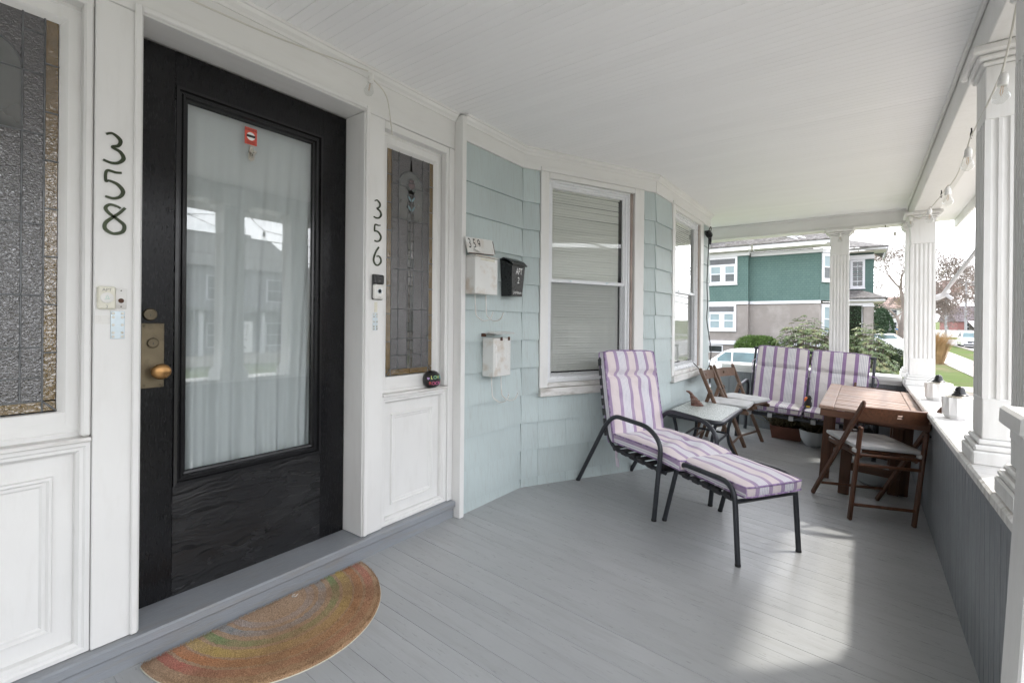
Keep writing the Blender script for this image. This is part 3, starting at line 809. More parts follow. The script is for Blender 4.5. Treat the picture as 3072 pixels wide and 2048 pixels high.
# ================================================================== LEADED SIDELIGHTS
def sidelight(label, x0, x1):
    t = thing('leaded_window', label, 'window', (-2.03, 0, 0), R(90), 'leaded sidelights beside the door')
    z0, z1 = .945, 2.243; y = .075
    fr = MB(); fr.frame(x0 - .078, x1 + .078, .850, 2.272, [(0, .052), (.0, .05), (.022, .048), (.026, .052), (.06, .054), (.066, .06), (.078, .076), (.078, .085)])
    # bottom rail taller than the stiles
    part('sash_frame', fr, T, t)
    part('bottom_rail', MB().box(x0 - .02, x1 + .02, .053, .09, .861, z0 - .003, .003), TH, t)
    part('backing', MB().box(x0 - .03, x1 + .03, .10, .11, z0 - .06, z1 + .03), M['dark'], t)
    w = x1 - x0; A = .034
    def pane(a, b, c, d, mat, dy=0.0):
        g = .0022; m = MB(); m.box(x0 + a + g, x0 + b - g, y + dy, y + .004 + dy, c + g, d - g)
        part('glass_piece', m, M[mat], t)
    ld = MB()
    def came(a, c, b, d, wd=.005): ld.bar((x0 + a, y + .001, c), (x0 + b, y + .001, d), wd, .007, .0012, (0, 1, 0)) if True else None
    cols = [A, A + .05, A + .10, w / 2, w - A - .10, w - A - .05, w - A]
    # amber border
    zs = [z0, z0 + .035] + [z0 + .035 + (z1 - z0 - .07) * k / 8 for k in range(1, 8)] + [z1 - .035, z1]
    for k in range(1, 9):
        za = zs[k]; zb = zs[k + 1]
        pane(0, A, za, zb, 'gl_amber'); pane(w - A, w, za, zb, 'gl_amber'); came(0, zb, A, zb); came(w - A, zb, w, zb)
    for a, b in ((0, w / 2), (w / 2, w)):
        pane(a, b, z1 - .035, z1, 'gl_amber'); pane(a, b, z0, z0 + .035, 'gl_amber')
    came(A, z0, A, z1); came(w - A, z0, w - A, z1); came(A, z0 + .035, w - A, z0 + .035); came(A, z1 - .035, w - A, z1 - .035)
    came(0, z1, A, z1 - .035); came(w, z1, w - A, z1 - .035); came(0, z0, A, z0 + .035); came(w, z0, w - A, z0 + .035)
    zin0, zin1 = z0 + .035, z1 - .035
    rows = [zin0, zin0 + .075, zin0 + .17, zin0 + .335, zin0 + .56, zin0 + .845]
    stem = .022
    # lower grid
    for k in range(5):
        for a, b in ((cols[0], cols[1]), (cols[1], w / 2 - stem), (w / 2 + stem, cols[5]), (cols[5], cols[6])):
            pane(a, b, rows[k], rows[k + 1], 'gl_grey')
        came(A, rows[k + 1], w - A, rows[k + 1])
    for c in (cols[1], cols[5]): came(c, zin0, c, zin1)
    zs_ = zin0
    while zs_ < zin0 + 1.0:
        ze = min(zs_ + .052, zin0 + 1.0)
        pane(w / 2 - stem, w / 2, zs_, ze, random.choice(['gl_dark', 'gl_dark', 'gl_clear'])); pane(w / 2, w / 2 + stem, zs_, ze, random.choice(['gl_dark', 'gl_dark', 'gl_clear'])); zs_ = ze
    for c in (w / 2 - stem, w / 2, w / 2 + stem): came(c, zin0, c, zin0 + 1.0, .004)
    # arched smooth panel with its border
    sp = zin0 + 1.035; ra = w / 2 - cols[1]
    top = zin1 - .035
    for a, b in ((cols[0], cols[1]), (cols[5], cols[6])):
        for c, d in ((rows[5], sp), (sp, top - .03), (top - .03, zin1)): pane(a, b, c, d, 'gl_grey'); came(a, d, b, d)
    pane(cols[1], w / 2 - stem, rows[5], sp, 'gl_clear'); pane(w / 2 + stem, cols[5], rows[5], sp, 'gl_clear')
    came(cols[1], sp, cols[5], sp)
    apts = [(w / 2 + ra * math.cos(R(a)), sp + min(ra, top - sp) * math.sin(R(a))) for a in range(0, 181, 12)]
    m = MB(); m.prism([(x0 + p, q) for p, q in apts], y, y + .004); part('arch_glass', m, M['gl_clear'], t)
    for p, q in zip(apts, apts[1:]): came(p[0], p[1], q[0], q[1])
    for side in (0, 1):
        sg = -1 if side == 0 else 1
        poly = [(w / 2 + sg * abs(p - w / 2), q) for p, q in apts[:len(apts) // 2 + 1]] + [(w / 2, zin1), (w / 2 + sg * ra, zin1)]
        if side: poly = poly
        m = MB(); m.prism([(x0 + p, q) for p, q in poly], y + .0005, y + .0035); part('glass_piece', m, M['gl_grey'], t)
    came(w / 2, top - .001, w / 2, zin1)
    # rose, stems and leaves standing a little proud
    cx, cz = x0 + w / 2, sp + .012
    def blob(pts, mat, name):
        m = MB(); m.prism([(cx + a, cz + b) for a, b in pts], y - .0035, y + .001); part(name, m, M[mat], t)
        e = MB(); q = [(cx + a, y - .003, cz + b) for a, b in pts]; e.tube(q, .0022, 5, False, True); part('petal_lead', e, M['lead'], t)
    blob([(-.026, .010), (-.020, -.012), (-.006, -.022), (.008, -.022), (.022, -.010), (.026, .010), (.012, .016), (0, .010), (-.012, .016)], 'gl_red', 'petal')
    blob([(-.022, .022), (-.010, .018), (0, .013), (.012, .019), (.022, .022), (.012, .034), (-.012, .034)], 'gl_red', 'petal')
    blob([(-.03, -.008), (-.018, -.016), (-.004, -.028), (-.016, -.030), (-.034, -.018)], 'gl_green', 'leaf')
    blob([(.03, -.012), (.018, -.018), (.004, -.028), (.016, -.032), (.034, -.022)], 'gl_green', 'leaf')
    for dz_, mm in ((-.075, 'gl_teal'), (-.13, 'gl_teal')):
        blob([(-.002, dz_ - .022), (-.014, dz_ - .014), (-.026, dz_ + .004), (-.028, dz_ + .016), (-.012, dz_ + .006), (-.002, dz_ - .008)], mm, 'leaf')
        blob([(.002, dz_ - .022), (.014, dz_ - .014), (.026, dz_ + .004), (.028, dz_ + .016), (.012, dz_ + .006), (.002, dz_ - .008)], mm, 'leaf')
    part('lead_cames', ld, M['lead'], t)
    return t
sidelight('tall leaded glass window right of the black door', 1.694, 2.042)
sidelight('tall leaded glass window at the left picture edge', .020, .372)

# ================================================================== SASH WINDOWS
def screen_mat():
    t = NT('insect_screen'); a = t.n('ShaderNodeBsdfTransparent'); b = t.n('ShaderNodeBsdfDiffuse'); b.inputs[0].default_value = (.14, .14, .145, 1)
    x = t.n('ShaderNodeMixShader'); x.inputs[0].default_value = .12; t.l(a.outputs[0], x.inputs[1]); t.l(b.outputs[0], x.inputs[2]); t.l(x.outputs[0], t.out.inputs[0]); return t.m
M['screen'] = screen_mat()
M['alu'] = paint('white_aluminium', (.72, .73, .75), .32, .03, 4)
M['track'] = paint('brown_stained_track', (.40, .33, .29), .55, .25, 6, (6, 6, 1), 20, .3, .002)
def sash(label, mtx, x0, x1, blabel, slat_tilt):
    t = thing('sash_window', label, 'window'); t.matrix_world = mtx
    z0, z1 = .70, 2.405
    part('casing', MB().box(x0, x0 + .072, -.022, .03, z0 + .062, z1 - .033, .003), T, t)
    part('casing', MB().box(x1 - .105, x1, -.022, .03, z0 + .062, z1 - .033, .003), T, t)
    part('head_casing', MB().box(x0 + .073, x1 - .106, -.024, .03, z1 - .074, z1 - .033, .004), TH, t)
    part('head_cap', MB().box(x0 - .0, x1, -.026, .02, z1 - .0315, z1 + .0, .002), TH, t)
    part('window_sill', MB().box(x0 - .005, x1 + .004, -.045, .03, z0, z0 + .060, .004), M['sillw'], t)
    part('window_sill', MB().box(x0 + .072, x1 - .105, -.026, .06, z0 + .063, z0 + .095, .004), M['sillw'], t)
    a, b = x0 + .074, x1 - .107
    part('side_track', MB().box(b - .030, b, .0, .06, z0 + .097, z1 - .076, .003).box(b - .026, b - .02, -.008, .0, z0 + .097, z1 - .076), M['track'], t)
    b2 = b - .032
    part('storm_frame', MB().frame(a, b2, z0 + .098, z1 - .076, [(0, .03), (0, .002), (.016, .0), (.02, .010), (.036, .012), (.040, .03)]), M['alu'], t)
    zm = 1.562
    ga, gb = a + .038, b2 - .038
    part('upper_sash', MB().frame(ga - .002, gb + .002, zm - .004, z1 - .112, [(0, .03), (0, .020), (.018, .020), (.022, .030), (.022, .038)]), M['alu'], t)
    part('lower_sash', MB().frame(ga - .002, gb + .002, z0 + .132, zm + .022, [(0, .05), (0, .033), (.022, .033), (.030, .042), (.030, .050)]), M['alu'], t)
    part('glass_pane', MB().box(ga + .015, gb - .015, .034, .037, zm + .014, z1 - .130), M['glassclear'], t)
    part('glass_pane', MB().box(ga + .022, gb - .022, .046, .049, z0 + .158, zm - .004), M['glassclear'], t)
    part('insect_screen', MB().box(ga + .010, gb - .010, .026, .0265, z0 + .140, zm - .006), M['screen'], t)
    for xx in (ga + .18, gb - .20): part('sash_latch', MB().box(xx, xx + .02, .012, .02, zm + .004, zm + .016, .002), M['zinc'], t)
    bl = thing('window_blind', blabel, 'blind', (0, 0, 0)); bl.matrix_world = mtx
    part('head_rail', MB().box(ga + .01, gb - .03, .053, .075, z1 - .142, z1 - .112, .002), M['blind'], bl)
    m = MB(); L_ = gb - ga - .05; c, s_ = math.cos(R(slat_tilt)), math.sin(R(slat_tilt))
    pr = [(-.0125, 0), (-.004, .0016), (.004, .0016), (.0125, 0)]
    vs = []
    for x in (0, L_):
        for p, q in pr: vs.append((x, p * c - q * s_, p * s_ + q * c))
    m.add(vs, [(0, 1, 5, 4), (1, 2, 6, 5), (2, 3, 7, 6)])
    sm = m.mesh('slat', M['blind'])
    z = z1 - .155; k = 0
    while z > z0 + .19:
        o = link('slat', sm, bl, (ga + .015, .064, z), 0); o.rotation_euler = (random.uniform(-.06, .06), random.uniform(-.002, .002), 0); z -= .0205
    part('bottom_rail', MB().box(ga + .015, ga + .015 + L_, .056, .072, z - .004, z + .008, .002), M['blind'], bl)
    for xx in (ga + .05, gb - .12): part('ladder_cord', MB().box(xx, xx + .0015, .054, .0545, z, z1 - .14), M['cord_w'], bl)
sash('double hung white window nearest the mailboxes with blinds down', S2, .152, 1.182, 'closed white slat blind in window near the mailboxes', 64)
sash('narrow looking double hung window beside the black camera', S3, .434, 1.488, 'closed white slat blind in window by the camera', 64)

# ================================================================== SMALL THINGS ON THE FRONT WALL
XW = -2.03
def wthing(name, label, cat, y, z, x=XW, group=None): return thing(name, label, cat, (x, y, z), R(90), group)
DIG = {
 '3': ([(.16, .93), (.45, 1.0), (.80, .84), (.72, .64), (.42, .545), (.80, .44), (.96, .24), (.72, .06), (.38, .01), (.03, .06)], [.10, .10, .16, .15, .10, .15, .18, .14, .12, .10]),
 '5': ([(.86, .985), (.60, .955), (.18, .955), (.14, .60), (.30, .62), (.68, .54), (.93, .33), (.80, .12), (.48, .02), (.12, .05)], [.10, .11, .12, .12, .10, .15, .18, .15, .12, .10]),
 '6': ([(.66, 1.0), (.36, .78), (.12, .50), (.05, .24), (.25, .05), (.58, .02), (.92, .20), (.90, .40), (.66, .52), (.40, .48)], [.14, .14, .15, .16, .14, .13, .15, .13, .11, .10]),
}
def numeral(ch, label, y, z, w, h, grp):
    t = wthing('house_numeral', label, 'numeral', y, z, XW + .0005, grp)
    m = MB(); fx = lambda p: ((p[0] - .5) * w, p[1] * h)
    if ch == '8':
        m.stroke([fx(p) for p in [(.97, .94), (.72, .74), (.40, .55), (.10, .34), (.10, .14), (.45, .02), (.86, .12), (.93, .34), (.66, .50), (.26, .68), (.10, .84), (.28, .97), (.60, .95), (.76, .90)]], [k * w * 1.12 for k in (.12, .13, .14, .16, .16, .13, .16, .16, .13, .13, .15, .12, .10, .09)], -.004, -.0005)
    else:
        P, Wd = DIG[ch]; m.stroke([fx(p) for p in P], [k * w * 1.15 for k in Wd], -.004, -.0005)
    o = part('digit', m, M['numeral'], t); return t
for ch, y, z, h, w in (('3', .494, 1.763, .100, .058), ('5', .495, 1.645, .094, .058), ('8', .498, 1.527, .100, .060)):
    numeral(ch, {'3': 'dark bronze 3, topmost of the numbers left of the door', '5': 'dark bronze 5, middle of the numbers left of the door', '8': 'dark bronze 8, lowest of the numbers left of the door'}[ch], y, z, w, h, 'house numbers left of the door')
for ch, y, z, h, w in (('3', 1.573, 1.776, .094, .050), ('5', 1.574, 1.655, .090, .050), ('6', 1.575, 1.533, .096, .052)):
    numeral(ch, {'3': 'dark bronze 3, topmost of the numbers right of the door', '5': 'dark bronze 5, middle of the numbers right of the door', '6': 'dark bronze 6, lowest of the numbers right of the door'}[ch], y, z, w, h, 'house numbers right of the door')
# apartment bell
t = wthing('doorbell', 'ivory apartment 3 doorbell left of the black door', 'doorbell', .477, 1.313)
part('case', MB().box(-.024, .024, -.014, 0, -.038, .038, .004), M['plastic_i'], t)
part('button', MB().lathe([(.0175, 0), (.0175, .003), (.015, .004), (0, .0045)], 24), M['plastic_w'], t, Matrix.Translation((0, -.0142, 0)) @ Matrix.Rotation(R(90), 4, 'X'), True)
part('lettering', text_mb('APT', .014, -.0145), M['pencil'], t, Matrix.Translation((0, 0, .022)))
part('lettering', text_mb('3', .014, -.0145), M['pencil'], t, Matrix.Translation((0, 0, -.034)))
bell = MB().stroke([(-.006, -.004), (-.0035, -.002), (-.003, .003), (0, .0065), (.003, .003), (.0035, -.002), (.006, -.004), (-.006, -.004)], .0008, -.0196, -.0190)
M['mint'] = paint('mint_print', (.35, .62, .5), .5)
part('bell_mark', bell, M['mint'], t)
t = wthing('bell_mount', 'bare white button mount with rusty hole beside the bell', 'mount', .517, 1.312)
part('back_plate', MB().box(-.015, .015, -.004, 0, -.034, .034, .001), M['sillw'], t)
part('hole', MB().lathe([(.008, 0), (.008, .001), (0, .001)], 16), M['rust'], t, Matrix.Translation((0, -.0042, -.007)) @ Matrix.Rotation(R(90), 4, 'X'))
for z in (-.027, .027): part('screw', MB().lathe([(.002, 0), (.002, .001), (0, .001)], 8), M['iron'], t, Matrix.Translation((0, -.0042, z)) @ Matrix.Rotation(R(90), 4, 'X'))
def mend(label, y, z, w, h):
    t = wthing('mending_plate', label, 'metal plate', y, z, XW, 'zinc mending plates')
    part('plate', MB().box(-w / 2, w / 2, -.003, 0, -h / 2, h / 2, .0008), M['zinc'], t)
    m = MB().lathe([(.0045, 0), (.004, .0012), (0, .0012)], 10).mesh('screw', M['nickel'])
    for a in (-.32, .32):
        for b in (-.42, -.28, 0, .28, .42):
            o = link('screw', m, t); o.matrix_local = Matrix.Translation((a * w, -.0031, b * h)) @ Matrix.Rotation(R(90), 4, 'X')
mend('zinc mending plate below the ivory bell left of the door', .509, 1.223, .038, .093)
mend('zinc mending plate below the video doorbell right of the door', 1.565, 1.243, .030, .090)
t = wthing('paint_patch', 'faint smooth square of paint left of the zinc plate', 'patch', .468, 1.24)
part('patch_sheet', MB().box(-.020, .020, -.0012, 0, -.014, .014), M['plastic_w'], t)
# video bell
t = wthing('video_doorbell', 'black and white video doorbell right of the door', 'doorbell', 1.573, 1.421)
part('lower_case', MB().box(-.031, .031, -.026, 0, -.063, .014, .006), M['plastic_w'], t)
part('camera_panel', MB().box(-.031, .031, -.027, 0, .0145, .063, .006), M['plastic_b'], t)
part('back_plate', MB().box(-.033, .033, -.012, -.0005, -.065, .065, .004), M['plastic_b'], t)
part('button_ring', MB().lathe([(.0135, 0), (.0135, .0012), (.0105, .0012), (.0105, 0)], 24), M['zinc'], t, Matrix.Translation((0, -.0262, -.022)) @ Matrix.Rotation(R(90), 4, 'X'))
part('lens', MB().lathe([(.006, 0), (.006, .002), (0, .003)], 16), M['glassclear'], t, Matrix.Translation((0, -.0272, .033)) @ Matrix.Rotation(R(90), 4, 'X'))
part('lettering', text_mb('ring', .010, -.0265), M['pencil'], t, Matrix.Translation((0, 0, -.056)))
# tape strip under it
t = wthing('tape_strip', 'yellowed clear tape strip under the video doorbell', 'tape', 1.569, 1.318)
M['tape'] = paint('yellowed_tape', (.62, .60, .50), .3)
part('strip', MB().box(-.009, .009, -.001, 0, -.026, .026), M['tape'], t)

# painted stone on the ledge
t = thing('painted_stone', 'round black stone with painted words on the right window ledge', 'stone', (-2.045, 1.985, .859), R(78))
m = MB(); nn = 20
m.lathe([(0, 0), (.024, .001), (.042, .012), (.051, .035), (.052, .055), (.046, .078), (.030, .094), (.014, .100), (0, .101)], 24)
part('pebble', m, paint('black_stone_gloss', (.012, .012, .012), .3, .3, 8, (1, 1, 1), 14, .15, .004), t, None, True, 180)
for txt, cols_, z, r in (('LOVE', [(.75, .85, .2), (.25, .65, .35), (.6, .8, .25), (.2, .65, .62)], .056, .0535), ('ROCKS', [(.7, .12, .12), (.75, .15, .3), (.8, .2, .45), (.8, .2, .45), (.75, .15, .3)], .022, .0535)):
    for i, ch in enumerate(txt):
        a = (i - (len(txt) - 1) / 2) * .36
        rr_ = r - (.004 if z < .03 else 0)
        o = text_mb(ch, .027, 0); mm = paint('stone_letter', cols_[i], .5, .03)
        part('letter', o, mm, t, Matrix.Rotation(a, 4, 'Z') @ Matrix.Translation((0, -rr_, z)) @ Matrix.Rotation(R(-6 if z > .03 else 12), 4, 'X'))
m = MB().stroke([(0, -.006), (-.006, .002), (-.003, .005), (0, .002), (.003, .005), (.006, .002), (0, -.006)], .0035, -.001, 0, 3)
part('heart', m, paint('lilac_heart', (.6, .4, .75), .5), t, Matrix.Rotation(-.92, 4, 'Z') @ Matrix.Translation((0, -.053, .058)))

# mailboxes on the first shingled wall (face at X = -2.01, shingle fronts 14 mm proud)
XS = -1.994
def hooks(t, y0, xs, z, mat):
    for x in xs:
        part('newspaper_hook', MB().tube(fillet([(x, -.045, z + .02), (x, -.05, z - .055), (x, -.055, z - .13), (x + .02, -.10, z - .165), (x + .035, -.145, z - .15), (x + .04, -.16, z - .105)], .02), .0042, 8), mat, t, None, True)
t = wthing('mailbox', 'white enamel mailbox under the peeling number card', 'mailbox', 2.20, 1.42, XS, 'mailboxes on the shingled wall')
part('box', MB().box(0, .222, -.094, 0, 0, .228, .004), M['mailw'], t)
part('lid', MB().box(-.003, .225, -.100, 0, .229, .238, .003), M['mailw'], t)
part('tape_label', MB().box(.05, .19, -.0955, -.0945, .208, .222), M['tape'], t)
part('tape_label', MB().box(.186, .206, -.0965, -.0948, .204, .221), M['plastic_w'], t)
hooks(t, 0, (.055, .160), -.005, M['mailw'])
t = wthing('number_card', 'peeling white card with black number over the white mailbox', 'number card', 2.165, 1.668, -1.93)
t.rotation_euler = (R(-12), R(-3), R(90))
part('card', MB().box(0, .262, -.002, .004, 0, .098, .001), M['mailw'], t)
part('rust_edge', MB().box(.2625, .267, -.003, .006, .005, .09, .001), M['rust'], t)
part('rust_edge', MB().box(.01, .25, -.0035, .0065, -.004, -.0005, .001), M['rust'], t)
for i, ch in enumerate('359'):
    part('lettering', text_mb(ch, .088, -.0025, .0006, 'LEFT', .66), M['ink'], t, Matrix.Translation((.016 + i * .044, 0, .030)))
cu = MB(); cu.add([(.055, -.003, .03), (.125, -.003, .045), (.12, -.018, .0), (.06, -.024, .008)], [(0, 1, 2, 3)])
part('peeled_flap', cu, M['plastic_w'], t)
t = wthing('mailbox', 'black metal mailbox lettered APT 2 on the shingled wall', 'mailbox', 2.568, 1.425, XS, 'mailboxes on the shingled wall')
m = MB(); m.add([(.018, -.085, 0), (.140, -.085, 0), (.140, 0, 0), (.018, 0, 0), (.0, -.100, .215), (.155, -.100, .215), (.155, 0, .248), (.0, 0, .248)], [(0, 3, 2, 1), (4, 5, 6, 7), (0, 1, 5, 4), (2, 3, 7, 6), (1, 2, 6, 5), (0, 4, 7, 3)])
part('box', m, M['mailb'], t)
m = MB(); pr = [(0.0, .252), (-.03, .262), (-.085, .240), (-.112, .214), (-.114, .205), (-.108, .205), (-.084, .232), (-.03, .253), (0, .246)]
n = len(pr); m.add([(x, p, q) for x in (-.006, .161) for p, q in pr], [tuple(range(n)), tuple(range(n, 2 * n))[::-1]] + [(i, i + n, (i + 1) % n + n, (i + 1) % n) for i in range(n)])
part('lid', m, M['mailb'], t)
sl = Matrix.Rotation(R(4), 4, 'X')
for txt_, sz_, xx_, zz_, sx_ in (('APT', .062, .084, .148, .66), ('2', .062, .082, .088, .78), ('J.HEFFERNAN', .024, .080, .016, .66)):
    part('lettering', text_mb(txt_, sz_, 0, .001, 'CENTER', sx_), M['inkw'], t, Matrix.Translation((xx_, -(.085 + .0698 * zz_) - .0015, zz_)) @ sl)
t = wthing('mailbox', 'lower white mailbox with rusty open lid on shingled wall', 'mailbox', 2.385, .895, XS, 'mailboxes on the shingled wall')
part('box', MB().box(0, .186, -.094, 0, 0, .25, .004), M['mailw'], t)
m = MB(); m.add([(-.006, .0, .268), (.196, 0, .268), (.196, -.055, .285), (-.006, -.055, .285), (.196, -.115, .276), (-.006, -.115, .276)] + [(-.006, .0, .275), (.196, 0, .275), (.196, -.055, .292), (-.006, -.055, .292), (.196, -.118, .282), (-.006, -.118, .282)],
  [(0, 3, 2, 1), (3, 5, 4, 2), (6, 7, 8, 9), (9, 8, 10, 11), (5, 11, 10, 4), (0, 1, 7, 6), (1, 2, 8, 7), (2, 4, 10, 8), (0, 6, 9, 3), (3, 9, 11, 5)])
part('lid', m, M['mailw'], t)
for x in (.07, .150): part('lid_hinge', MB().box(x, x + .022, -.098, -.0945, .232, .256, .001), M['rust'], t)
part('lid_hinge', MB().box(-.012, .004, -.03, .0, .258, .280, .001), M['rust'], t)
part('torn_label', MB().box(.022, .036, -.0955, -.0945, .06, .20).box(.145, .156, -.0955, -.0945, .10, .225), M['sillw'], t)
hooks(t, 0, (.04, .140), -.005, M['mailw'])

# porch camera on the bay corner and its cable
t = thing('security_camera', 'small black camera with cable on the bay corner', 'camera', (-1.438, 5.60, 2.29), R(90))
part('mount', MB().tube([(0, 0, .0), (0, -.03, 0), (.01, -.045, .005)], .010, 10), M['plastic_b'], t, None, True)
part('body', MB().lathe([(0, 0), (.022, 0), (.034, .02), (.036, .075), (.031, .085), (.028, .078), (0, .076)], 20), M['plastic_b'], t, Matrix.Translation((-.01, -.055, -.06)) @ Matrix.Rotation(R(52), 4, 'Y') @ Matrix.Rotation(R(-24), 4, 'X'), True)
t = thing('power_plug', 'black cable connector hanging under the porch camera', 'plug', (-1.432, 5.80, 2.225))
part('body', MB().box(-.014, .014, -.014, .014, -.055, .055, .006), M['plastic_b'], t)
part('socket', MB().lathe([(.009, 0), (.012, .02), (.008, .05)], 12), M['plastic_b'], t, Matrix.Translation((0, 0, .056)), True)
cb_ = thing('camera_cable', 'black cable running down the bay corner to the window', 'cable')
pts = [(-1.40, 5.60, 2.26), (-1.405, 5.62, 2.10), (-1.41, 5.60, 1.90), (-1.41, 5.58, 1.65), (-1.41, 5.63, 1.48), (-1.415, 5.59, 1.30), (-1.41, 5.72, 1.08), (-1.41, 5.80, .92), (-1.41, 5.74, .80), (-1.41, 5.62, .73), (-1.41, 5.45, .70), (-1.41, 5.28, .78), (-1.43, 5.16, .84)]
part('lead', MB().tube(fillet(pts, .12, 4), .0055, 7), M['cord_k'], cb_, None, True)
part('lead', MB().tube(fillet([(-1.40, 5.61, 2.30), (-1.40, 5.68, 2.36), (-1.415, 5.77, 2.35), (-1.43, 5.80, 2.29)], .05, 4), .0055, 7), M['cord_k'], cb_, None, True)

# string lights
def bulb_mesh():
    return (MB().lathe([(.0, -.075), (.010, -.074), (.022, -.066), (.0285, -.052), (.028, -.042), (.022, -.026), (.014, -.008), (.0125, .004)], 18).mesh('bulb', M['bulbglass'], True, 180),
            MB().lathe([(.0155, -.004), (.0165, .0), (.0165, .03), (.0125, .044), (.006, .05), (0, .051)], 16).mesh('socket', M['plastic_w'], True, 40),
            MB().tube([(-.002, 0, 0), (-.004, 0, -.03), (0, 0, -.045), (.004, 0, -.03), (.002, 0, 0)], .0011, 5).mesh('filament', M['fil']))
BM, SM, FM = bulb_mesh()
def bulb(label, p, tilt=(0, 0)):
    t = thing('string_bulb', label, 'light bulb', p, 0, 'string lights round the porch')
    t.rotation_euler = (tilt[0], tilt[1], 0); t.scale = (.86, .86, .86)
    link('glass_bulb', BM, t); link('socket', SM, t); link('filament', FM, t); return t
def rp(u, v, w): return (u, v, w)
bulb('clear bulb nearest the camera hanging before the tall column', (.385, 2.35, 2.085), (0, .1))
bulb('second clear string bulb along the street beam', (.385, 3.03, 2.03), (0, .05))
bulb('third clear string bulb along the street beam', (.385, 3.68, 2.00))
bulb('farthest clear string bulb along the street beam', (.385, 4.62, 2.065))
bulb('clear string bulb hanging in the far end opening near corner', (.268, 6.60, 2.225))
bulb('clear string bulb hanging in the far end opening near bay', (-1.132, 6.60, 2.205))
bulb('clear string bulb lying on the fluted column behind bench', (-.22, 6.592, 2.26))
b0 = bulb('clear string bulb on the white board above the door', (-1.975, 1.482, 2.425), (0, .3))
bulb('clear string bulb lying on the corner column capital', (.36, 5.97, 2.26))
wr = thing('string_light_wire', 'thin pale wire of the string lights round the porch', 'wire')
def wire(pts, r=.0032, sag=True): part('wire_run', MB().tube(fillet(pts, .15, 5), r, 6), M['cord_w'], wr, None, True)
wire([(.395, 1.2, 2.30), (.39, 2.17, 2.30), (.388, 2.26, 2.20), (.385, 2.35, 2.136)]); wire([(.385, 2.35, 2.136), (.385, 2.60, 2.11), (.385, 2.97, 2.10), (.385, 3.03, 2.081)])
wire([(.385, 3.03, 2.081), (.385, 3.3, 2.02), (.385, 3.6, 2.03), (.385, 3.68, 2.051)]); wire([(.385, 3.68, 2.051), (.385, 4.0, 2.06), (.385, 4.5, 2.09), (.385, 4.62, 2.116)])
wire([(.385, 4.62, 2.116), (.38, 5.3, 2.15), (.36, 5.97, 2.311)]); wire([(.36, 5.97, 2.311), (.345, 6.3, 2.30), (.30, 6.55, 2.285), (.268, 6.60, 2.276)])
wire([(.268, 6.60, 2.276), (.19, 6.60, 2.330), (.0, 6.60, 2.31), (-.22, 6.592, 2.311)]); wire([(-.22, 6.592, 2.311), (-.45, 6.60, 2.335), (-.75, 6.60, 2.30), (-1.132, 6.60, 2.256)])
wire([(-1.132, 6.60, 2.256), (-1.35, 6.60, 2.262), (-1.44, 6.58, 2.28)])
wire([(-1.99, -1.2, 2.40), (-1.992, .3, 2.395), (-1.990, 1.0, 2.425), (-1.978, 1.47, 2.478)]); wire([(-1.978, 1.49, 2.455), (-1.992, 1.60, 2.42), (-1.996, 1.625, 2.30), (-2.022, 1.66, 2.235)])
for i, (p, lab) in enumerate((((.395, 2.17, 2.318), 'black eye hook under the beam nearest the camera'), ((.39, 2.985, 2.115), 'black hook holding the second string bulb'), ((.39, 4.02, 2.07), 'black hook between the third and fourth bulbs'), ((.188, 6.645, 2.330), 'small hook under the far end beam'))):
    t = thing('wire_hook', lab, 'hook', p, 0, 'hooks for the string lights')
    part('hook_bend', MB().tube(arc((0, 0), .016, -60, 220, 12, 'yz'), .003, 6), M['iron'], t, None, True)
    part('shank', MB().tube([(0, -.008, .0136), (0, -.004, .022), (0, 0, .030)], .003, 6), M['iron'], t)

# ================================================================== DOOR MAT
def mat_mat():
    t = NT('rainbow_coir')
    tc = t.n('ShaderNodeTexCoord'); v0 = tc.outputs['Object']
    nz = t.n('ShaderNodeTexNoise'); nz.inputs['Scale'].default_value = 60; t.l(v0, nz.inputs['Vector'])
    a = t.n('ShaderNodeVectorMath', operation='SCALE'); t.l(nz.outputs['Color'], a.inputs[0]); a.inputs['Scale'].default_value = .012
    b = t.n('ShaderNodeVectorMath', operation='ADD'); t.l(v0, b.inputs[0]); t.l(a.outputs[0], b.inputs[1])
    mp = t.n('ShaderNodeMapping'); mp.inputs['Scale'].default_value = (1 / .445, 1 / .445, 0); t.l(b.outputs[0], mp.inputs[0])
    ln = t.n('ShaderNodeVectorMath', operation='LENGTH'); t.l(mp.outputs[0], ln.inputs[0]); r = ln.outputs['Value']
    coir = (.56, .40, .28)
    bands = [(0, coir), (.30, (.50, .43, .40)), (.37, coir), (.41, (.36, .40, .43)), (.48, coir), (.53, (.22, .40, .17)), (.60, coir), (.63, (.66, .50, .16)), (.72, coir), (.74, (.66, .28, .13)), (.82, coir), (.845, (.60, .20, .17)), (.925, coir)]
    c = t.ramp(r, bands, 'CONSTANT')
    w = t.ramp(t.noise(t.coord((1, 1, 1), False), 5.5, 4), [(.36, .05), (.70, .75)])
    c = t.mix(w, c, coir)
    sx = t.n('ShaderNodeSeparateXYZ'); t.l(v0, sx.inputs[0])
    far = t.ramp(sx.outputs['Y'], [(.06, 0), (.30, .78)]); c = t.mix(far, c, (.46, .28, .15))
    dk = t.ramp(t.noise(t.coord((1, 1, 1), False), 3.4, 3), [(.5, 0), (.68, .6)]); c = t.mix(dk, c, (.28, .165, .095))
    f1 = t.noise(t.coord((1, 1, 1), False), 260, 3, .7)
    c = t.mix(1.0, c, t.ramp(f1, [(.3, .45), (.7, 1.3)]), 'MULTIPLY')
    nb = t.bump(f1, 1.0, .006)
    t.bsdf(c, .95, 0, nb, .1); return t.m
M['mat'] = mat_mat()
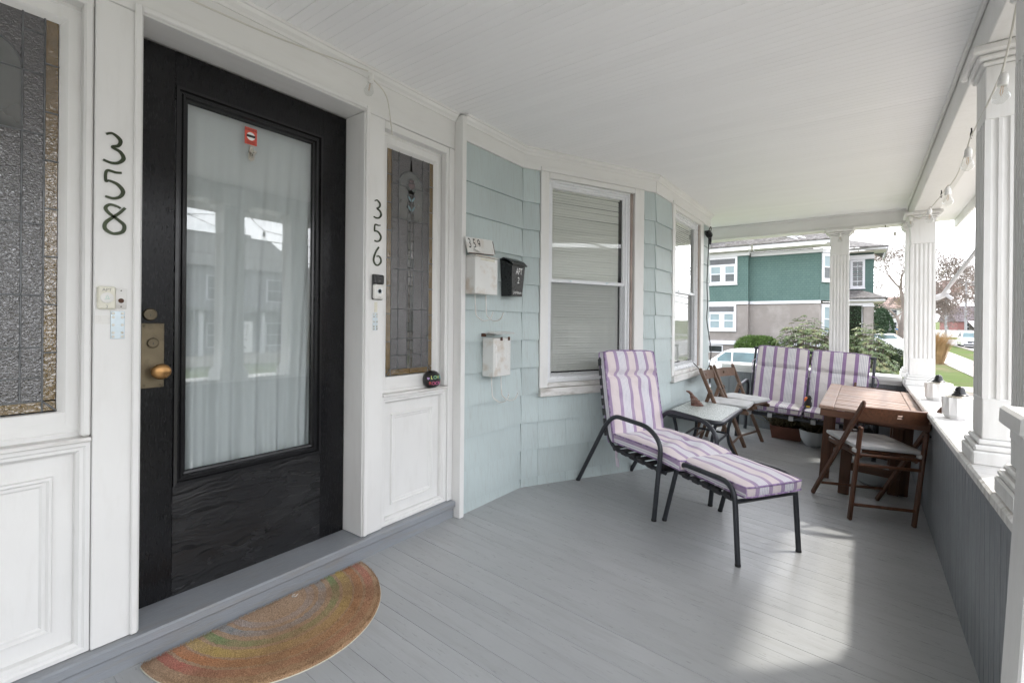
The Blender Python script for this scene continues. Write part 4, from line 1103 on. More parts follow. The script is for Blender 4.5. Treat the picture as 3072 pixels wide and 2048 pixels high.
# mat local: straight edge along +x (world +Y), body towards +y (world +X)
dm = thing('door_mat', 'worn half round coir door mat with faded rainbow stripes', 'door mat')
cxm, cym = -1.985, 1.015
nrm = Vector((.065, 0, 1)).normalized(); ex = Vector((0, 1, 0)); ey = Vector((1, 0, -.065)).normalized()
# right handed: x = -worldY would flip; use x = -Y so that x cross y = up
dm.matrix_world = Matrix(((0, ey.x, nrm.x, cxm), (-1, 0, nrm.y, cym), (0, ey.z, nrm.z, floor_z(cxm) + .001), (0, 0, 0, 1)))
m = MB(); rim = []
NR, NA = 26, 64
rx, ry = .445, .435
for j in range(NR + 1):
    q = j / NR
    for i in range(NA + 1):
        an = math.pi * i / NA
        x = rx * q * math.cos(an); y_ = ry * q * math.sin(an)
        edge = max(0, (q - .95) / .05); edge2 = max(0, 1 - y_ / .02)
        z = .018 - .008 * max(edge, edge2) ** 2 + random.uniform(-.0018, .0018)
        m.v.append((x, y_, z))
for j in range(NR):
    for i in range(NA):
        a = j * (NA + 1) + i; m.f.append((a, a + NA + 1, a + NA + 2, a + 1))
o = len(m.v); ring = [(rx * 1.0 * math.cos(math.pi * i / NA), ry * math.sin(math.pi * i / NA)) for i in range(NA + 1)]
for x, y_ in ring: m.v.append((x * 1.006, y_ * 1.006, 0))
for i in range(NA): a = NR * (NA + 1) + i; m.f.append((a, o + i, o + i + 1, a + 1))
part('pile', m, M['mat'], dm, None, True, 180)
fb = MB()
for _ in range(34000):
    an = random.uniform(0, math.pi); q = math.sqrt(random.random()) * .995
    x = rx * q * math.cos(an); y_ = ry * q * math.sin(an)
    l = random.uniform(.006, .014); tx, ty = random.gauss(0, .003), random.gauss(0, .003); wd = .0011
    a2 = random.uniform(0, 6.28); ca, sa = math.cos(a2) * wd, math.sin(a2) * wd
    z0_ = .011
    fb.add([(x - ca, y_ - sa, z0_), (x + ca, y_ + sa, z0_), (x + tx, y_ + ty, z0_ + l)], [(0, 1, 2)])
stuff(part('fibres', fb, M['mat'], dm))
part('backing', MB().tube([(rx * 1.004 * math.cos(math.pi * i / 48), ry * 1.004 * math.sin(math.pi * i / 48), .0022) for i in range(49)], .0022, 6), M['tape'], dm)
# a screw hook dropped on the step edge
t = thing('cup_hook', 'tiny white cup hook dropped on the mat edge', 'hook', (-1.955, 1.10, floor_z(-1.955) + .020), .6)
part('bend', MB().tube(arc((0, 0), .009, 100, 360, 12, 'xy'), .0016, 6), M['plastic_w'], t, None, True)
part('shank', MB().tube([(.009, 0, 0), (.009, .012, 0)], .0014, 6), M['plastic_w'], t)

# ================================================================== FURNITURE
def cushion(L, W, T, period, off=0.0, seams=(), buttons=(), nx=40, ny=28, te=.29, bend=None, wob=.004, seed=1):
    """striped box cushion: length on x, width on y (stripes run along x), returns (body MB, piping MB)"""
    rnd = random.Random(seed)
    ph = [rnd.uniform(0, 6.28) for _ in range(6)]
    h = T * te / 1.0
    def rim(a, b):
        c = .06
        return a * L / 2 * math.sqrt(1 - c * b ** 6), b * W / 2 * math.sqrt(1 - c * a ** 6)
    def top(a, b):
        e = (1 - abs(a) ** 5) * (1 - abs(b) ** 5)
        z = h + (T / 2 - h) * e ** .6
        x, y = a * L / 2, b * W / 2
        for s in seams: z -= T * .36 * math.exp(-((x - s) / .020) ** 2) * (1 - abs(b) ** 10)
        for bx, by in buttons: z -= T * .25 * math.exp(-(((x - bx) ** 2 + (y - by) ** 2) / .03 ** 2))
        z += wob * e * (math.sin(x * 23 + ph[0]) * math.sin(y * 17 + ph[1]) + .6 * math.sin(x * 41 + y * 19 + ph[2]))
        return z
    m = MB(); m.u = []
    def put(x, y, z, s):
        p = (x, y, z) if bend is None else bend(x, y, z)
        m.v.append(p); m.u.append(s); return len(m.v) - 1
    A = [-1 + 2 * i / nx for i in range(nx + 1)]; B = [-1 + 2 * j / ny for j in range(ny + 1)]
    base = 40 + off
    T_ = [[None] * (ny + 1) for _ in range(nx + 1)]; Bt = [[None] * (ny + 1) for _ in range(nx + 1)]
    for i, a in enumerate(A):
        for j, b in enumerate(B):
            x, y = rim(a, b); T_[i][j] = put(x, y, top(a, b), base + y / period)
    for i, a in enumerate(A):
        for j, b in enumerate(B):
            x, y = rim(a, b); Bt[i][j] = put(x, y, -top(a, b) * .9, base + y / period)
    for i in range(nx):
        for j in range(ny):
            m.f.append((T_[i][j], T_[i + 1][j], T_[i + 1][j + 1], T_[i][j + 1])); m.f.append((Bt[i][j], Bt[i][j + 1], Bt[i + 1][j + 1], Bt[i + 1][j]))
    ringi = [(i, 0) for i in range(nx)] + [(nx, j) for j in range(ny)] + [(i, ny) for i in range(nx, 0, -1)] + [(0, j) for j in range(ny, 0, -1)]
    K = 3; rings = [[T_[i][j] for i, j in ringi]]
    topr = [rim(A[i], B[j]) for i, j in ringi]
    # duplicate rim for the side band so the stripe value can run down the sides
    for k in range(K + 1):
        t = k / K; z = h * (1 - t) - h * .9 * t; r = []
        for (i, j), (x, y) in zip(ringi, topr):
            bul = 1 + .012 * math.sin(math.pi * t)
            side = abs(B[j]) > .999
            s = base + (y + (math.copysign((h - z), y) if side else 0)) / period
            r.append(put(x * bul, y * bul, z, s))
        rings.append(r)
    N = len(ringi)
    for r0, r1 in zip(rings[1:], rings[2:]):
        for q in range(N): m.f.append((r0[q], r0[(q + 1) % N], r1[(q + 1) % N], r1[q]))
    pp = MB()
    for zz in (h, -h * .9):
        pts = []
        for x, y in topr[::2]:
            p = (x * 1.004, y * 1.004, zz); pts.append(p if bend is None else bend(*p))
        pp.tube(pts, .0052, 6, False, True)
    return m, pp
def add_cushion(parent, name, mats, mtx, **k):
    a, b = cushion(**k)
    o = part(name, a, M[mats], parent, mtx, True, 70)
    q = b.build('piping', M['piping'], o, True)
    return o

# ---- lounge chair
lc = thing('lounge_chair', 'charcoal metal reclining lounge chair under a striped cushion', 'lounge chair')
on_floor(lc, -1.662, 3.543, R(-22.0))
TB = M['tube']
for s in (1, -1):
    y = .284 * s
    part('arm_and_legs', MB().tube(fillet([(0, y, 0), (.262, y, .50), (.345, y, .582), (.66, y, .580), (.772, y, .50), (.757, y, 0)], [.10, .10, .16, .16]), .0155, 12), TB, lc, None, True)
    part('foot_cap', MB().tube([(0, y, 0), (.006, y, .012)], .0165, 12), M['rubber'], lc); part('foot_cap', MB().tube([(.757, y, 0), (.757, y, .012)], .0165, 12), M['rubber'], lc)
fr = []
for s in (1, -1):
    y = .255 * s
    q = [(.80, y, .318), (.295, y, .345), (.130, y, .965)]
    fr.append(fillet(q, .09))
loop = fr[0] + [Vector((.120, .22, .995)), Vector((.120, -.22, .995))] + fr[1][::-1]
part('seat_frame', MB().tube(loop, .0135, 10), TB, lc, None, True)
part('cross_bar', MB().tube([(.762, -.284, .315), (.762, .284, .315)], .013, 10), TB, lc)
for s in (1, -1): part('arm_link', MB().tube([(.238, .284 * s, .455), (.262, .255 * s, .47)], .009, 8), TB, lc)
def strap_at(p, tang, par, w=.05, half=.272, mat='strap'):
    t = Vector(tang).normalized(); n = Vector((0, 1, 0)).cross(t)
    m = MB(); p = Vector(p)
    sec = [(-half, 0), (-half - .004, .016), (-half, .0185), (half, .0185), (half + .004, .016), (half, 0), (half - .01, -.0165), (half - .02, -.0165), (half - .02, .014), (-half + .02, .014), (-half + .02, -.0165), (-half + .01, -.0165)]
    k = len(sec); vs = []
    for d in (-w / 2, w / 2):
        for a, b in sec: q = p + t * d + n * -b * 1.0; vs.append((q.x, q.y + a, q.z))
    m.add(vs, [(i, (i + 1) % k, (i + 1) % k + k, i + k) for i in range(k)])
    part('strap', m, M[mat], par)
for i in range(8):
    t = .12 + .82 * i / 7; strap_at((.275 - .14 * t, 0, .37 + .60 * t), (-.14, 0, .60), lc)
for i in range(6): strap_at((.36 + .078 * i, 0, .343 - .0043 * i), (1, 0, -.05), lc)
cu = thing('lounge_cushion', 'long lilac striped cushion folded over the reclining lounge chair', 'cushion')
on_floor(cu, -1.662, 3.543, R(-22.0))
ax = Vector((-.165, 0, .63)).normalized(); nz_ = Vector((ax.z, 0, -ax.x))
cen = Vector((.232, 0, .36)) + ax * .325 + nz_ * .075
mb_ = Matrix(((ax.x, 0, nz_.x, cen.x), (0, 1, 0, 0), (ax.z, 0, nz_.z, cen.z), (0, 0, 0, 1)))
mb_ = Matrix(((ax.x, 0, nz_.x, cen.x), (ax.y, 1, nz_.y, 0), (ax.z, 0, nz_.z, cen.z), (0, 0, 0, 1)))
add_cushion(cu, 'back_cushion', 'cush', mb_, L=.665, W=.53, T=.105, period=.205, off=.20, seams=(.155,), seed=3, wob=.004)
def droop(x, y, z): return (x, y, z - .30 * max(0, x - .05) ** 2 - .012 * math.cos(y * 7) * (x > -9))
add_cushion(cu, 'seat_cushion', 'cush', Matrix.Translation((.605, 0, .412)), L=.60, W=.53, T=.105, period=.215, off=.20, buttons=((.02, -.12), (.02, .12)), bend=droop, seed=5, wob=.006)
for s, y in ((1, -.265), (2, -.262)):
    part('tie', MB().tube(fillet([(.33, y, .345), (.335, y - .012, .29), (.345 + .012 * s, y - .008, .22 - .012 * s)], .03), [.006] * 14, 4) if False else MB().box(-.006, .006, -.0012, .0012, -.055, .0, 0, Matrix.Translation((.35 + .012 * s, y, .335)) @ Matrix.Rotation(R(12 * (s - 1.5)), 4, 'Y')).box(-.006, .006, -.0012, .0012, -.06, .0, 0, Matrix.Translation((.353 + .014 * s, y + .002, .284)) @ Matrix.Rotation(R(-14), 4, 'Y')), M['tie'], cu)

# ---- ottoman
ot = thing('ottoman', 'low charcoal metal footstool frame before the lounge chair', 'ottoman')
on_floor(ot, -.900, 3.265, R(-29.4))
for s in (1, -1):
    y = .244 * s
    part('side_hoop', MB().tube(fillet([(0, y, 0), (.085, y, .405), (.50, y, .425), (.563, y, 0)], [.075, .10]), .0145, 12), TB, ot, None, True)
    part('foot_cap', MB().tube([(0, y, 0), (.002, y, .012)], .0155, 12), M['rubber'], ot); part('foot_cap', MB().tube([(.563, y, 0), (.561, y, .012)], .0155, 12), M['rubber'], ot)
for x, z in ((.070, .335), (.517, .330)): part('cross_bar', MB().tube([(x, -.244, z), (x, .244, z)], .0125, 10), TB, ot)
for s in (1, -1): part('side_rail', MB().tube([(.07, .222 * s, .335), (.517, .222 * s, .330)], .011, 8), TB, ot)
for i in range(5): strap_at((.13 + .08 * i, 0, .333), (1, 0, 0), ot, .05, .235)
oc = thing('ottoman_cushion', 'lilac striped square cushion on the low footstool', 'cushion')
on_floor(oc, -.900, 3.265, R(-29.4))
add_cushion(oc, 'pad', 'cush', Matrix.Translation((.315, 0, .392)), L=.50, W=.455, T=.095, period=.20, off=.12, seed=9, wob=.003, nx=34, ny=30)

# ---- glass side table
sd = thing('side_table', 'low charcoal side table with frosted glass top', 'side table')
on_floor(sd, -1.165, 4.465, 0)
hx, hy, ht = .225, .405, .49
def rrect(hx, hy, r, z, n=5):
    out = []
    for cx, cy, a0 in ((hx - r, hy - r, 0), (-hx + r, hy - r, 90), (-hx + r, -hy + r, 180), (hx - r, -hy + r, 270)):
        out += [(cx + r * math.cos(R(a0 + 90 * k / n)), cy + r * math.sin(R(a0 + 90 * k / n)), z) for k in range(n + 1)]
    return out
rim_ = rrect(hx, hy, .06, ht - .018)
part('top_rim', MB().tube(rim_, .019, 10, False, True), TB, sd, None, True)
gp = rrect(hx - .008, hy - .008, .055, 0); n = len(gp); m = MB(); m.add([(x, y, ht - .006) for x, y, _ in gp] + [(x, y, ht + .001) for x, y, _ in gp], [tuple(range(n))[::-1], tuple(range(n, 2 * n))] + [(i, (i + 1) % n, (i + 1) % n + n, i + n) for i in range(n)])
part('glass_top', m, M['frost'], sd)
for sx in (1, -1):
    for sy in (1, -1):
        part('leg', MB().tube(fillet([(sx * (hx - .05), sy * (hy - .07), ht - .02), (sx * (hx - .085), sy * (hy - .11), .30), (sx * (hx - .075), sy * (hy - .10), .16), (sx * (hx + .01), sy * (hy - .02), 0)], .12), .0135, 10), TB, sd, None, True)
lo = rrect(hx - .08, hy - .105, .07, .25); part('brace_ring', MB().tube(lo, .010, 8, False, True), TB, sd, None, True)
dw = thing('driftwood_carving', 'small reddish layered driftwood piece on the glass table', 'carving', (-1.235, 4.585, .492), R(35))
M['drift'] = paint('layered_driftwood', (.13, .055, .038), .7, .35, 9, (2, 2, 16), 9, .8, .006, dirt=((.38, .32, .27), .8, 7))
m = MB(); prev = None
for k in range(9):
    z = .011 * k; w = .062 - .0052 * k; l = .03 - .0016 * k; sh = -.004 * k - .02 * (k / 9) ** 2
    ring = [(sh + w * math.cos(a) * random.uniform(.86, 1.1), l * math.sin(a) * random.uniform(.86, 1.1), z + (.004 if q % 2 else 0)) for q, a in enumerate([2 * math.pi * j / 14 for j in range(14)])]
    m.add(ring + [(x * .9 + sh * .1, y * .9, z_ + .009) for x, y, z_ in ring], [tuple(range(14))[::-1], tuple(range(14, 28))] + [(i, (i + 1) % 14, (i + 1) % 14 + 14, i + 14) for i in range(14)])
part('layers', m, M['drift'], dw)
part('tip', MB().tube([(-.045, 0, .085), (-.055, 0, .11), (-.075, .002, .128), (-.10, .004, .135)], [.018, .014, .012, .006], 9), M['drift'], dw, None, True)

# ---- slatted table
tb = thing('wooden_table', 'reddish slatted wooden table pushed against the porch railing', 'table')
on_floor(tb, .010, 4.90, 0)
TX, TY, TH_ = .312, .80, .735
part('end_rail', MB().box(-TX, -TX + .088, -TY, TY, TH_ - .024, TH_, .004), M['teakr'], tb)
part('end_rail', MB().box(TX - .088, TX, -TY, TY, TH_ - .024, TH_, .004), M['teakr'], tb)
ns = 19; pw = 2 * TY / ns
sm_ = MB().box(-TX + .0905, TX - .0905, .0065, pw - .0065, TH_ - .0215, TH_ - .0008, .003).mesh('slat', M['teakt'])
for i in range(ns): link('slat', sm_, tb, (0, -TY + i * pw, random.uniform(-.0012, .0006)))
TZ = M['teakz']; TW = M['teak']
part('apron', MB().box(-TX + .01, TX - .01, -TY + .004, -TY + .026, TH_ - .075, TH_ - .0255, .003), TW, tb)
part('apron', MB().box(-TX + .01, TX - .01, TY - .026, TY - .004, TH_ - .075, TH_ - .0255, .003), TW, tb)
for x in (-TX + .012, TX - .034): part('side_apron', MB().box(x, x + .022, -TY + .03, TY - .03, TH_ - .075, TH_ - .0255, .003), M['teakr'], tb)
for x, y in ((-.276, .02), (-.13, -.335), (.185, -.06), (.245, -.02), (-.276, .52), (.20, .52)):
    part('leg', MB().box(x - .036, x + .036, y - .016, y + .016, 0, TH_ - .03, .005), TZ, tb)
for y, z, xa, xb in ((.045, .30, -.24, .21), (-.31, .22, -.094, .21), (.545, .30, -.24, .16), (-.31, .60, -.094, .21)):
    part('stretcher', MB().box(xa, xb, y - .012, y + .012, z - .03, z + .03, .004), TW, tb)
part('gate_rail', MB().box(-.288, -.265, .04, .50, .27, .33, .004), M['teakr'], tb)

# ---- folding chairs
def oval_plate(L_, h_, bow, hole, t_):
    """bowed back rail, x bows backwards, with an oval hole"""
    m = MB(); nx = 24; hr = (.024, .010)
    def P(u, v, side):
        y = u * L_ / 2; x = -bow * (1 - u * u) + (t_ / 2 if side else -t_ / 2)
        return (x, y, v * h_ / 2 + .012 * (1 - u * u) * (1 if v > 0 else .4))
    # grid around the hole
    us = [-1 + 2 * i / nx for i in range(nx + 1)]; vs = [-1, -.22, .16, 1]
    idx = {}
    for sd_ in (0, 1):
        for i, u in enumerate(us):
            for j, v in enumerate(vs): idx[sd_, i, j] = len(m.v); m.v.append(P(u, v, sd_))
    c = nx // 2; hol = {c - 1, c}
    for i in range(nx):
        for j in range(3):
            if j == 1 and i in hol: continue
            m.f.append((idx[0, i, j], idx[0, i + 1, j], idx[0, i + 1, j + 1], idx[0, i, j + 1])); m.f.append((idx[1, i, j], idx[1, i, j + 1], idx[1, i + 1, j + 1], idx[1, i + 1, j]))
        for j in (0, 3): m.f.append((idx[0, i, j], idx[1, i, j], idx[1, i + 1, j], idx[0, i + 1, j]))
    for i in (0, nx):
        for j in range(3): m.f.append((idx[0, i, j], idx[0, i, j + 1], idx[1, i, j + 1], idx[1, i, j]))
    for i in hol:
        for j in (1, 2): m.f.append((idx[0, i, j], idx[0, i + 1, j], idx[1, i + 1, j], idx[1, i, j]))
    for i in (c - 1, c + 1): m.f.append((idx[0, i, 1], idx[1, i, 1], idx[1, i, 2], idx[0, i, 2]))
    return m
def folding_chair(label, padlabel, x, y, heading, pf, pt, lt, hw, seat, mz, mh, padh=.04, ties=True):
    """pf: back post foot x; pt: back post top (x,z); lt: rear leg top (x,z); hw half width; seat (x0,x1,z0,z1)"""
    t = thing('folding_chair', label, 'chair', group='wooden folding chairs'); on_floor(t, x, y, R(heading))
    MZ, MH = M[mz], M[mh]
    for s in (1, -1):
        yo = s * hw; yi = s * (hw - .030)
        m = MB().bar((pf, yo, 0), (pt[0], yo, pt[1]), .022, .036, .006, (1, 0, .3)); part('back_post', m, MZ, t)
        part('post_top', MB().lathe([(.0115, 0), (.0115, .012), (.007, .022), (0, .025)], 12), MZ, t, Matrix.Translation((pt[0], yo, pt[1] - .004)) @ Matrix.Diagonal((1.45, 1, 1, 1)), True)
        m = MB().bar((0, yi, 0), (lt[0], yi, lt[1]), .022, .034, .006, (1, 0, .3)); part('leg', m, MZ, t)
        part('seat_rail', MB().bar((seat[0] - .02, s * (hw - .058), seat[2] - .026), (seat[1] + .02, s * (hw - .058), seat[3] - .026), .020, .036, .007), MH, t)
        part('bolt', MB().tube([(lt[0] + .012, s * (hw - .045), lt[1] - .03), (lt[0] + .012, s * (hw + .014), lt[1] - .03)], .006, 10), M['iron'], t)
    part('back_rail', oval_plate(2 * hw - .004, .088, .035, None, .016), MH, t, Matrix.Translation((pt[0] + (pf - pt[0]) * .085, 0, pt[1] * .915)) @ Matrix.Rotation(R(-14), 4, 'Y'), True, 50)
    for (xx, zz, w_) in ((lt[0] * .17, lt[1] * .17, hw - .03), (pf + (pt[0] - pf) * .14, pt[1] * .14, hw), (seat[0] - .015, seat[2] - .02, hw - .03), (lt[0] * .60, lt[1] * .60, hw - .03)):
        part('dowel', MB().tube([(xx, -w_, zz), (xx, w_, zz)], .0105, 10), MH, t, None, True)
    nsl = 6; L_ = seat[1] - seat[0]; w_ = L_ / nsl
    for i in range(nsl):
        a = seat[0] + i * w_; zc = seat[2] + (seat[3] - seat[2]) * (i + .5) / nsl
        part('seat_slat', MB().box(a + .004, a + w_ - .004, -hw + .05, hw - .05, zc - .0075, zc + .0075, .003), MH, t)
    p = thing('chair_pad', padlabel, 'cushion', group='grey chair pads'); on_floor(p, x, y, R(heading))
    sl = math.atan2(seat[3] - seat[2], L_)
    a, b = cushion(L_ + .02, 2 * hw - .045, padh, .2, buttons=[(bx, by) for bx in (-.07, .08) for by in (-.08, .08)], nx=24, ny=24, wob=.004, seed=int(x * 100) % 50)
    o = part('pad', a, M['padgrey'], p, Matrix.Translation(((seat[0] + seat[1]) / 2, 0, (seat[2] + seat[3]) / 2 + .0085 + padh / 2)) @ Matrix.Rotation(-sl, 4, 'Y'), True, 70)
    if ties:
        for s in (1, -1):
            part('tie', MB().box(-.022, .022, s * (hw - .052), s * (hw - .008), -.012, .016, .006, Matrix.Translation((seat[0] - .012, 0, seat[2] + .005))), M['padgrey'], p)
    return t
folding_chair('dark wooden folding chair with its back to the camera', 'grey pad on the folding chair nearest the camera', .107, 4.079, 117.0, .48, (-.105, .815), (-.038, .650), .226, (.0, .40, .475, .478), 'teakz', 'teakt' if False else 'teak')
folding_chair('weathered folding chair just behind the glass side table', 'grey pad on the folding chair behind the glass table', -1.405, 5.17, 1.0, .435, (.045, .785), (.15, .60), .212, (.09, .48, .435, .445), 'chairold', 'chairold', .045, False)
folding_chair('weathered folding chair between side table and striped bench', 'grey pad on the folding chair next to the bench', -1.345, 5.69, -13.5, .435, (.045, .785), (.15, .60), .212, (.09, .48, .435, .445), 'chairold', 'chairold', .045, False)
folding_chair('folding chair tucked in at the far side of table', 'grey pad on the folding chair beyond the table', .10, 6.03, -92.0, .46, (-.09, .715), (-.02, .60), .212, (.0, .38, .40, .41), 'teakz', 'teak', .04, False)

# ---- bench with striped cushions
bn = thing('patio_bench', 'charcoal metal loveseat bench with straps at porch end', 'bench')
on_floor(bn, -.53, 6.33, R(-90))                # +x runs towards the camera, +y towards world +X
hwB = .62
for s in (1, -1):
    y = s * hwB
    part('arm_and_legs', MB().tube(fillet([(-.02, y, 0), (.02, y, .55), (.10, y, .605), (.42, y, .58), (.50, y, .48), (.48, y, 0)], [.12, .12, .12, .12]), .019, 12), TB, bn, None, True)
    part('frame_side', MB().tube(fillet([(.50, s * .57, .30), (.08, s * .57, .31), (-.03, s * .57, .98)], .08), .014, 10), TB, bn, None, True)
part('top_rail', MB().tube([(-.032, -.585, .985), (-.032, .585, .985)], .016, 10), TB, bn)
part('front_rail', MB().box(.485, .515, -.60, .60, .282, .318, .006), TB, bn)
part('rear_rail', MB().tube([(.07, -.59, .30), (.07, .59, .30)], .014, 10), TB, bn)
for i in range(6):
    y = -.50 + 1.0 * i / 5
    part('strap_end', MB().box(.478, .522, y - .022, y + .022, .274, .323, .004), M['strapw'], bn)
    part('strap', MB().box(.075, .478, y - .022, y + .022, .312, .316), M['strap'], bn)
    part('strap', MB().bar((.085, y, .34), (-.025, y, .96), .044, .004), M['strap'], bn)
def bench_cush(label, yc, back, seed, off):
    c = thing('bench_cushion', label, 'cushion', group='striped bench cushions'); on_floor(c, -.53, 6.33, R(-90))
    if back:
        ax = Vector((-.11, 0, .63)).normalized(); nn_ = Vector((ax.z, 0, -ax.x)); ce = Vector((.085, 0, .35)) + ax * .335 + nn_ * .075
        mt = Matrix(((ax.x, 0, nn_.x, ce.x), (0, 1, 0, yc), (ax.z, 0, nn_.z, ce.z), (0, 0, 0, 1)))
        o = add_cushion(c, 'pad', 'cushb', mt, L=.66, W=.510, T=.105, period=.222, off=off, seams=(.10,), seed=seed, wob=.003)
    else:
        o = add_cushion(c, 'pad', 'cushb', Matrix.Translation((.325, yc, .372)), L=.42, W=.515, T=.095, period=.222, off=off, seed=seed, wob=.004)
    return o
bench_cush('striped back cushion at the left of the bench', -.272, True, 11, .25)
bench_cush('striped back cushion at the right of the bench', .272, True, 12, .75)
bench_cush('striped seat cushion at the left of the bench', -.275, False, 13, .25)
bench_cush('striped seat cushion at the right of the bench', .272, False, 14, .75)
tie = thing('cushion_ties', 'pale fabric ties hanging at the bench cushion edge', 'ties'); on_floor(tie, -.53, 6.33, R(-90))
part('tie', MB().tube(fillet([(.05, -.55, .86), (.06, -.585, .83), (.07, -.58, .74), (.06, -.57, .70)], .03), .006, 5), M['tie'], tie)
part('tie', MB().tube(fillet([(.03, .55, .80), (.04, .60, .79), (.05, .62, .72), (.05, .59, .66)], .03), .006, 5), M['piping'], tie)
# plush toy between the cushions
ty = thing('plush_toy', 'small black orange and yellow plush toy between the cushions', 'toy', (-.475, 5.985, floor_z(-.47) + .42), R(20))
ty.scale = (.62, .62, .62)
pm_ = {k: paint('plush_' + k, c, .95, .15, 20, (1, 1, 1), 120, .5, .003, sheen=.3) for k, c in (('black', (.02, .018, .018)), ('orange', (.62, .14, .03)), ('yellow', (.62, .45, .05)))}
part('body', MB().lathe([(0, -.01), (.045, .0), (.062, .04), (.055, .09), (.04, .13), (.045, .16), (.03, .20), (0, .215)], 16), pm_['black'], ty, Matrix.Rotation(R(8), 4, 'Y'), True, 180)
part('belly', MB().lathe([(0, 0), (.03, .008), (.036, .03), (.02, .055), (0, .06)], 14), pm_['yellow'], ty, Matrix.Translation((0, -.03, .0)), True, 180)
part('beak', MB().tube([(-.02, -.02, .17), (-.045, -.04, .15), (-.055, -.05, .11)], [.018, .022, .008], 10), pm_['orange'], ty, None, True)

# ---- planters under the bench and table
def bowl(label, x, y, r, h_, plant=0):
    t = thing('planter_bowl', label, 'planter'); on_floor(t, x, y, 0)
    part('pot', MB().lathe([(r * .45, 0), (r * .62, .02), (r * .88, h_ * .45), (r, h_ * .9), (r, h_), (r * .93, h_), (r * .90, h_ * .88), (r * .4, h_ * .8), (0, h_ * .8)], 32), paint('pale_ceramic', (.46, .49, .51), .35, .05), t, None, True, 50)
    if plant:
        f = MB()
        for _ in range(plant):
            a = random.uniform(0, 6.28); e = random.uniform(.3, 1.3); l = random.uniform(.06, .20)
            p = Vector((math.cos(a) * r * .5 * random.random(), math.sin(a) * r * .5 * random.random(), h_ * .8)); d = Vector((math.cos(a) * math.cos(e), math.sin(a) * math.cos(e), math.sin(e)))
            q = p + d * l; sd_ = d.cross(Vector((0, 0, 1))).normalized() * .006
            f.add([p - sd_ * .4, p + sd_ * .4, q + sd_, q + d * .03, q - sd_], [(0, 1, 2, 3, 4)])
        stuff(part('dry_leaves', f, paint('dry_leaf', (.10, .085, .04), .8, .4, 9), t))
    return t
bowl('round pale bowl planter under the bench front', -.43, 6.06, .135, .17, 260)
bowl('low pale bowl under the slatted table', .085, 5.05, .20, .14)
pb = thing('plant_box', 'brown planter with dried plants on the floor under bench', 'planter'); on_floor(pb, -.70, 6.20, R(8))
m = MB(); m.add([(-.14, -.07, 0), (.14, -.07, 0), (.14, .07, 0), (-.14, .07, 0), (-.17, -.09, .14), (.17, -.09, .14), (.17, .09, .14), (-.17, .09, .14)], [(0, 3, 2, 1), (0, 1, 5, 4), (1, 2, 6, 5), (2, 3, 7, 6), (3, 0, 4, 7), (4, 5, 6, 7)])
part('box', m, paint('terracotta', (.20, .085, .06), .8, .2, 8), pb)
f = MB()
for _ in range(420):
    a = random.uniform(0, 6.28); e = random.uniform(.1, 1.3); l = random.uniform(.05, .20)
    p = Vector((random.uniform(-.15, .15), random.uniform(-.07, .07), .14)); d = Vector((math.cos(a) * math.cos(e), math.sin(a) * math.cos(e), math.sin(e)))
    q = p + d * l; sd_ = d.cross(Vector((0, 0, 1))).normalized() * .007
    f.add([p - sd_ * .4, p + sd_ * .4, q + sd_, q + d * .03, q - sd_], [(0, 1, 2, 3, 4)])
stuff(part('dried_leaves', f, paint('dried_plant', (.15, .12, .06), .85, .4, 9), pb))

# ---- faceted pots on the railing cap
def pot(label, x, y, rot):
    t = thing('faceted_pot', label, 'pot', (x, y, z_at(y) + .0005), rot, 'white faceted pots on the railing')
    N = 13; r = .083; H = .128; m = MB()
    b0 = [(.066 * math.cos(2 * math.pi * k / N), .066 * math.sin(2 * math.pi * k / N), 0) for k in range(N)]
    b1 = [(.081 * math.cos(2 * math.pi * k / N), .081 * math.sin(2 * math.pi * k / N), .026) for k in range(N)]
    b2 = [((r * (1.0 if q % 2 else .92)) * math.cos(math.pi * q / N + math.pi / N), (r * (1.0 if q % 2 else .92)) * math.sin(math.pi * q / N + math.pi / N), H) for q in range(2 * N)]
    m.add(b0 + b1 + b2, [tuple(range(N))[::-1]] + [(k, (k + 1) % N, N + (k + 1) % N, N + k) for k in range(N)])
    o = 2 * N
    for k in range(N):
        a = N + k; b = N + (k + 1) % N; t0 = o + (2 * k - 1) % (2 * N); t1 = o + (2 * k) % (2 * N); t2 = o + (2 * k + 1) % (2 * N)
        m.f += [(a, t1, t0), (a, b, t1), (b, t2, t1)]
    m.f.append(tuple(o + k for k in range(2 * N)))
    part('pot_body', m, paint('white_ceramic', (.80, .79, .78), .4, .02), t)
    part('top_plate', MB().lathe([(.076, H + .0005), (.072, H + .004), (.034, H + .012), (0, H + .012)], 26), M['nickel'], t, None, True)
    part('snuffer_cap', MB().lathe([(.040, H + .012), (.041, H + .015), (.030, H + .022), (.0245, H + .034), (.023, H + .048), (.016, H + .060), (.006, H + .0645), (0, H + .065)], 24), M['plastic_b'], t, None, True)
    part('cap_chain', MB().tube(fillet([(-.024, .012, H + .04), (-.045, .02, H + .022), (-.062, .026, H + .006)], .02), .0012, 5), M['iron'], t)
pot('white faceted pot on the railing, nearer to the camera', .470, 3.90, .1)
pot('white faceted pot on the railing, nearer to the corner column', .462, 4.83, .35)

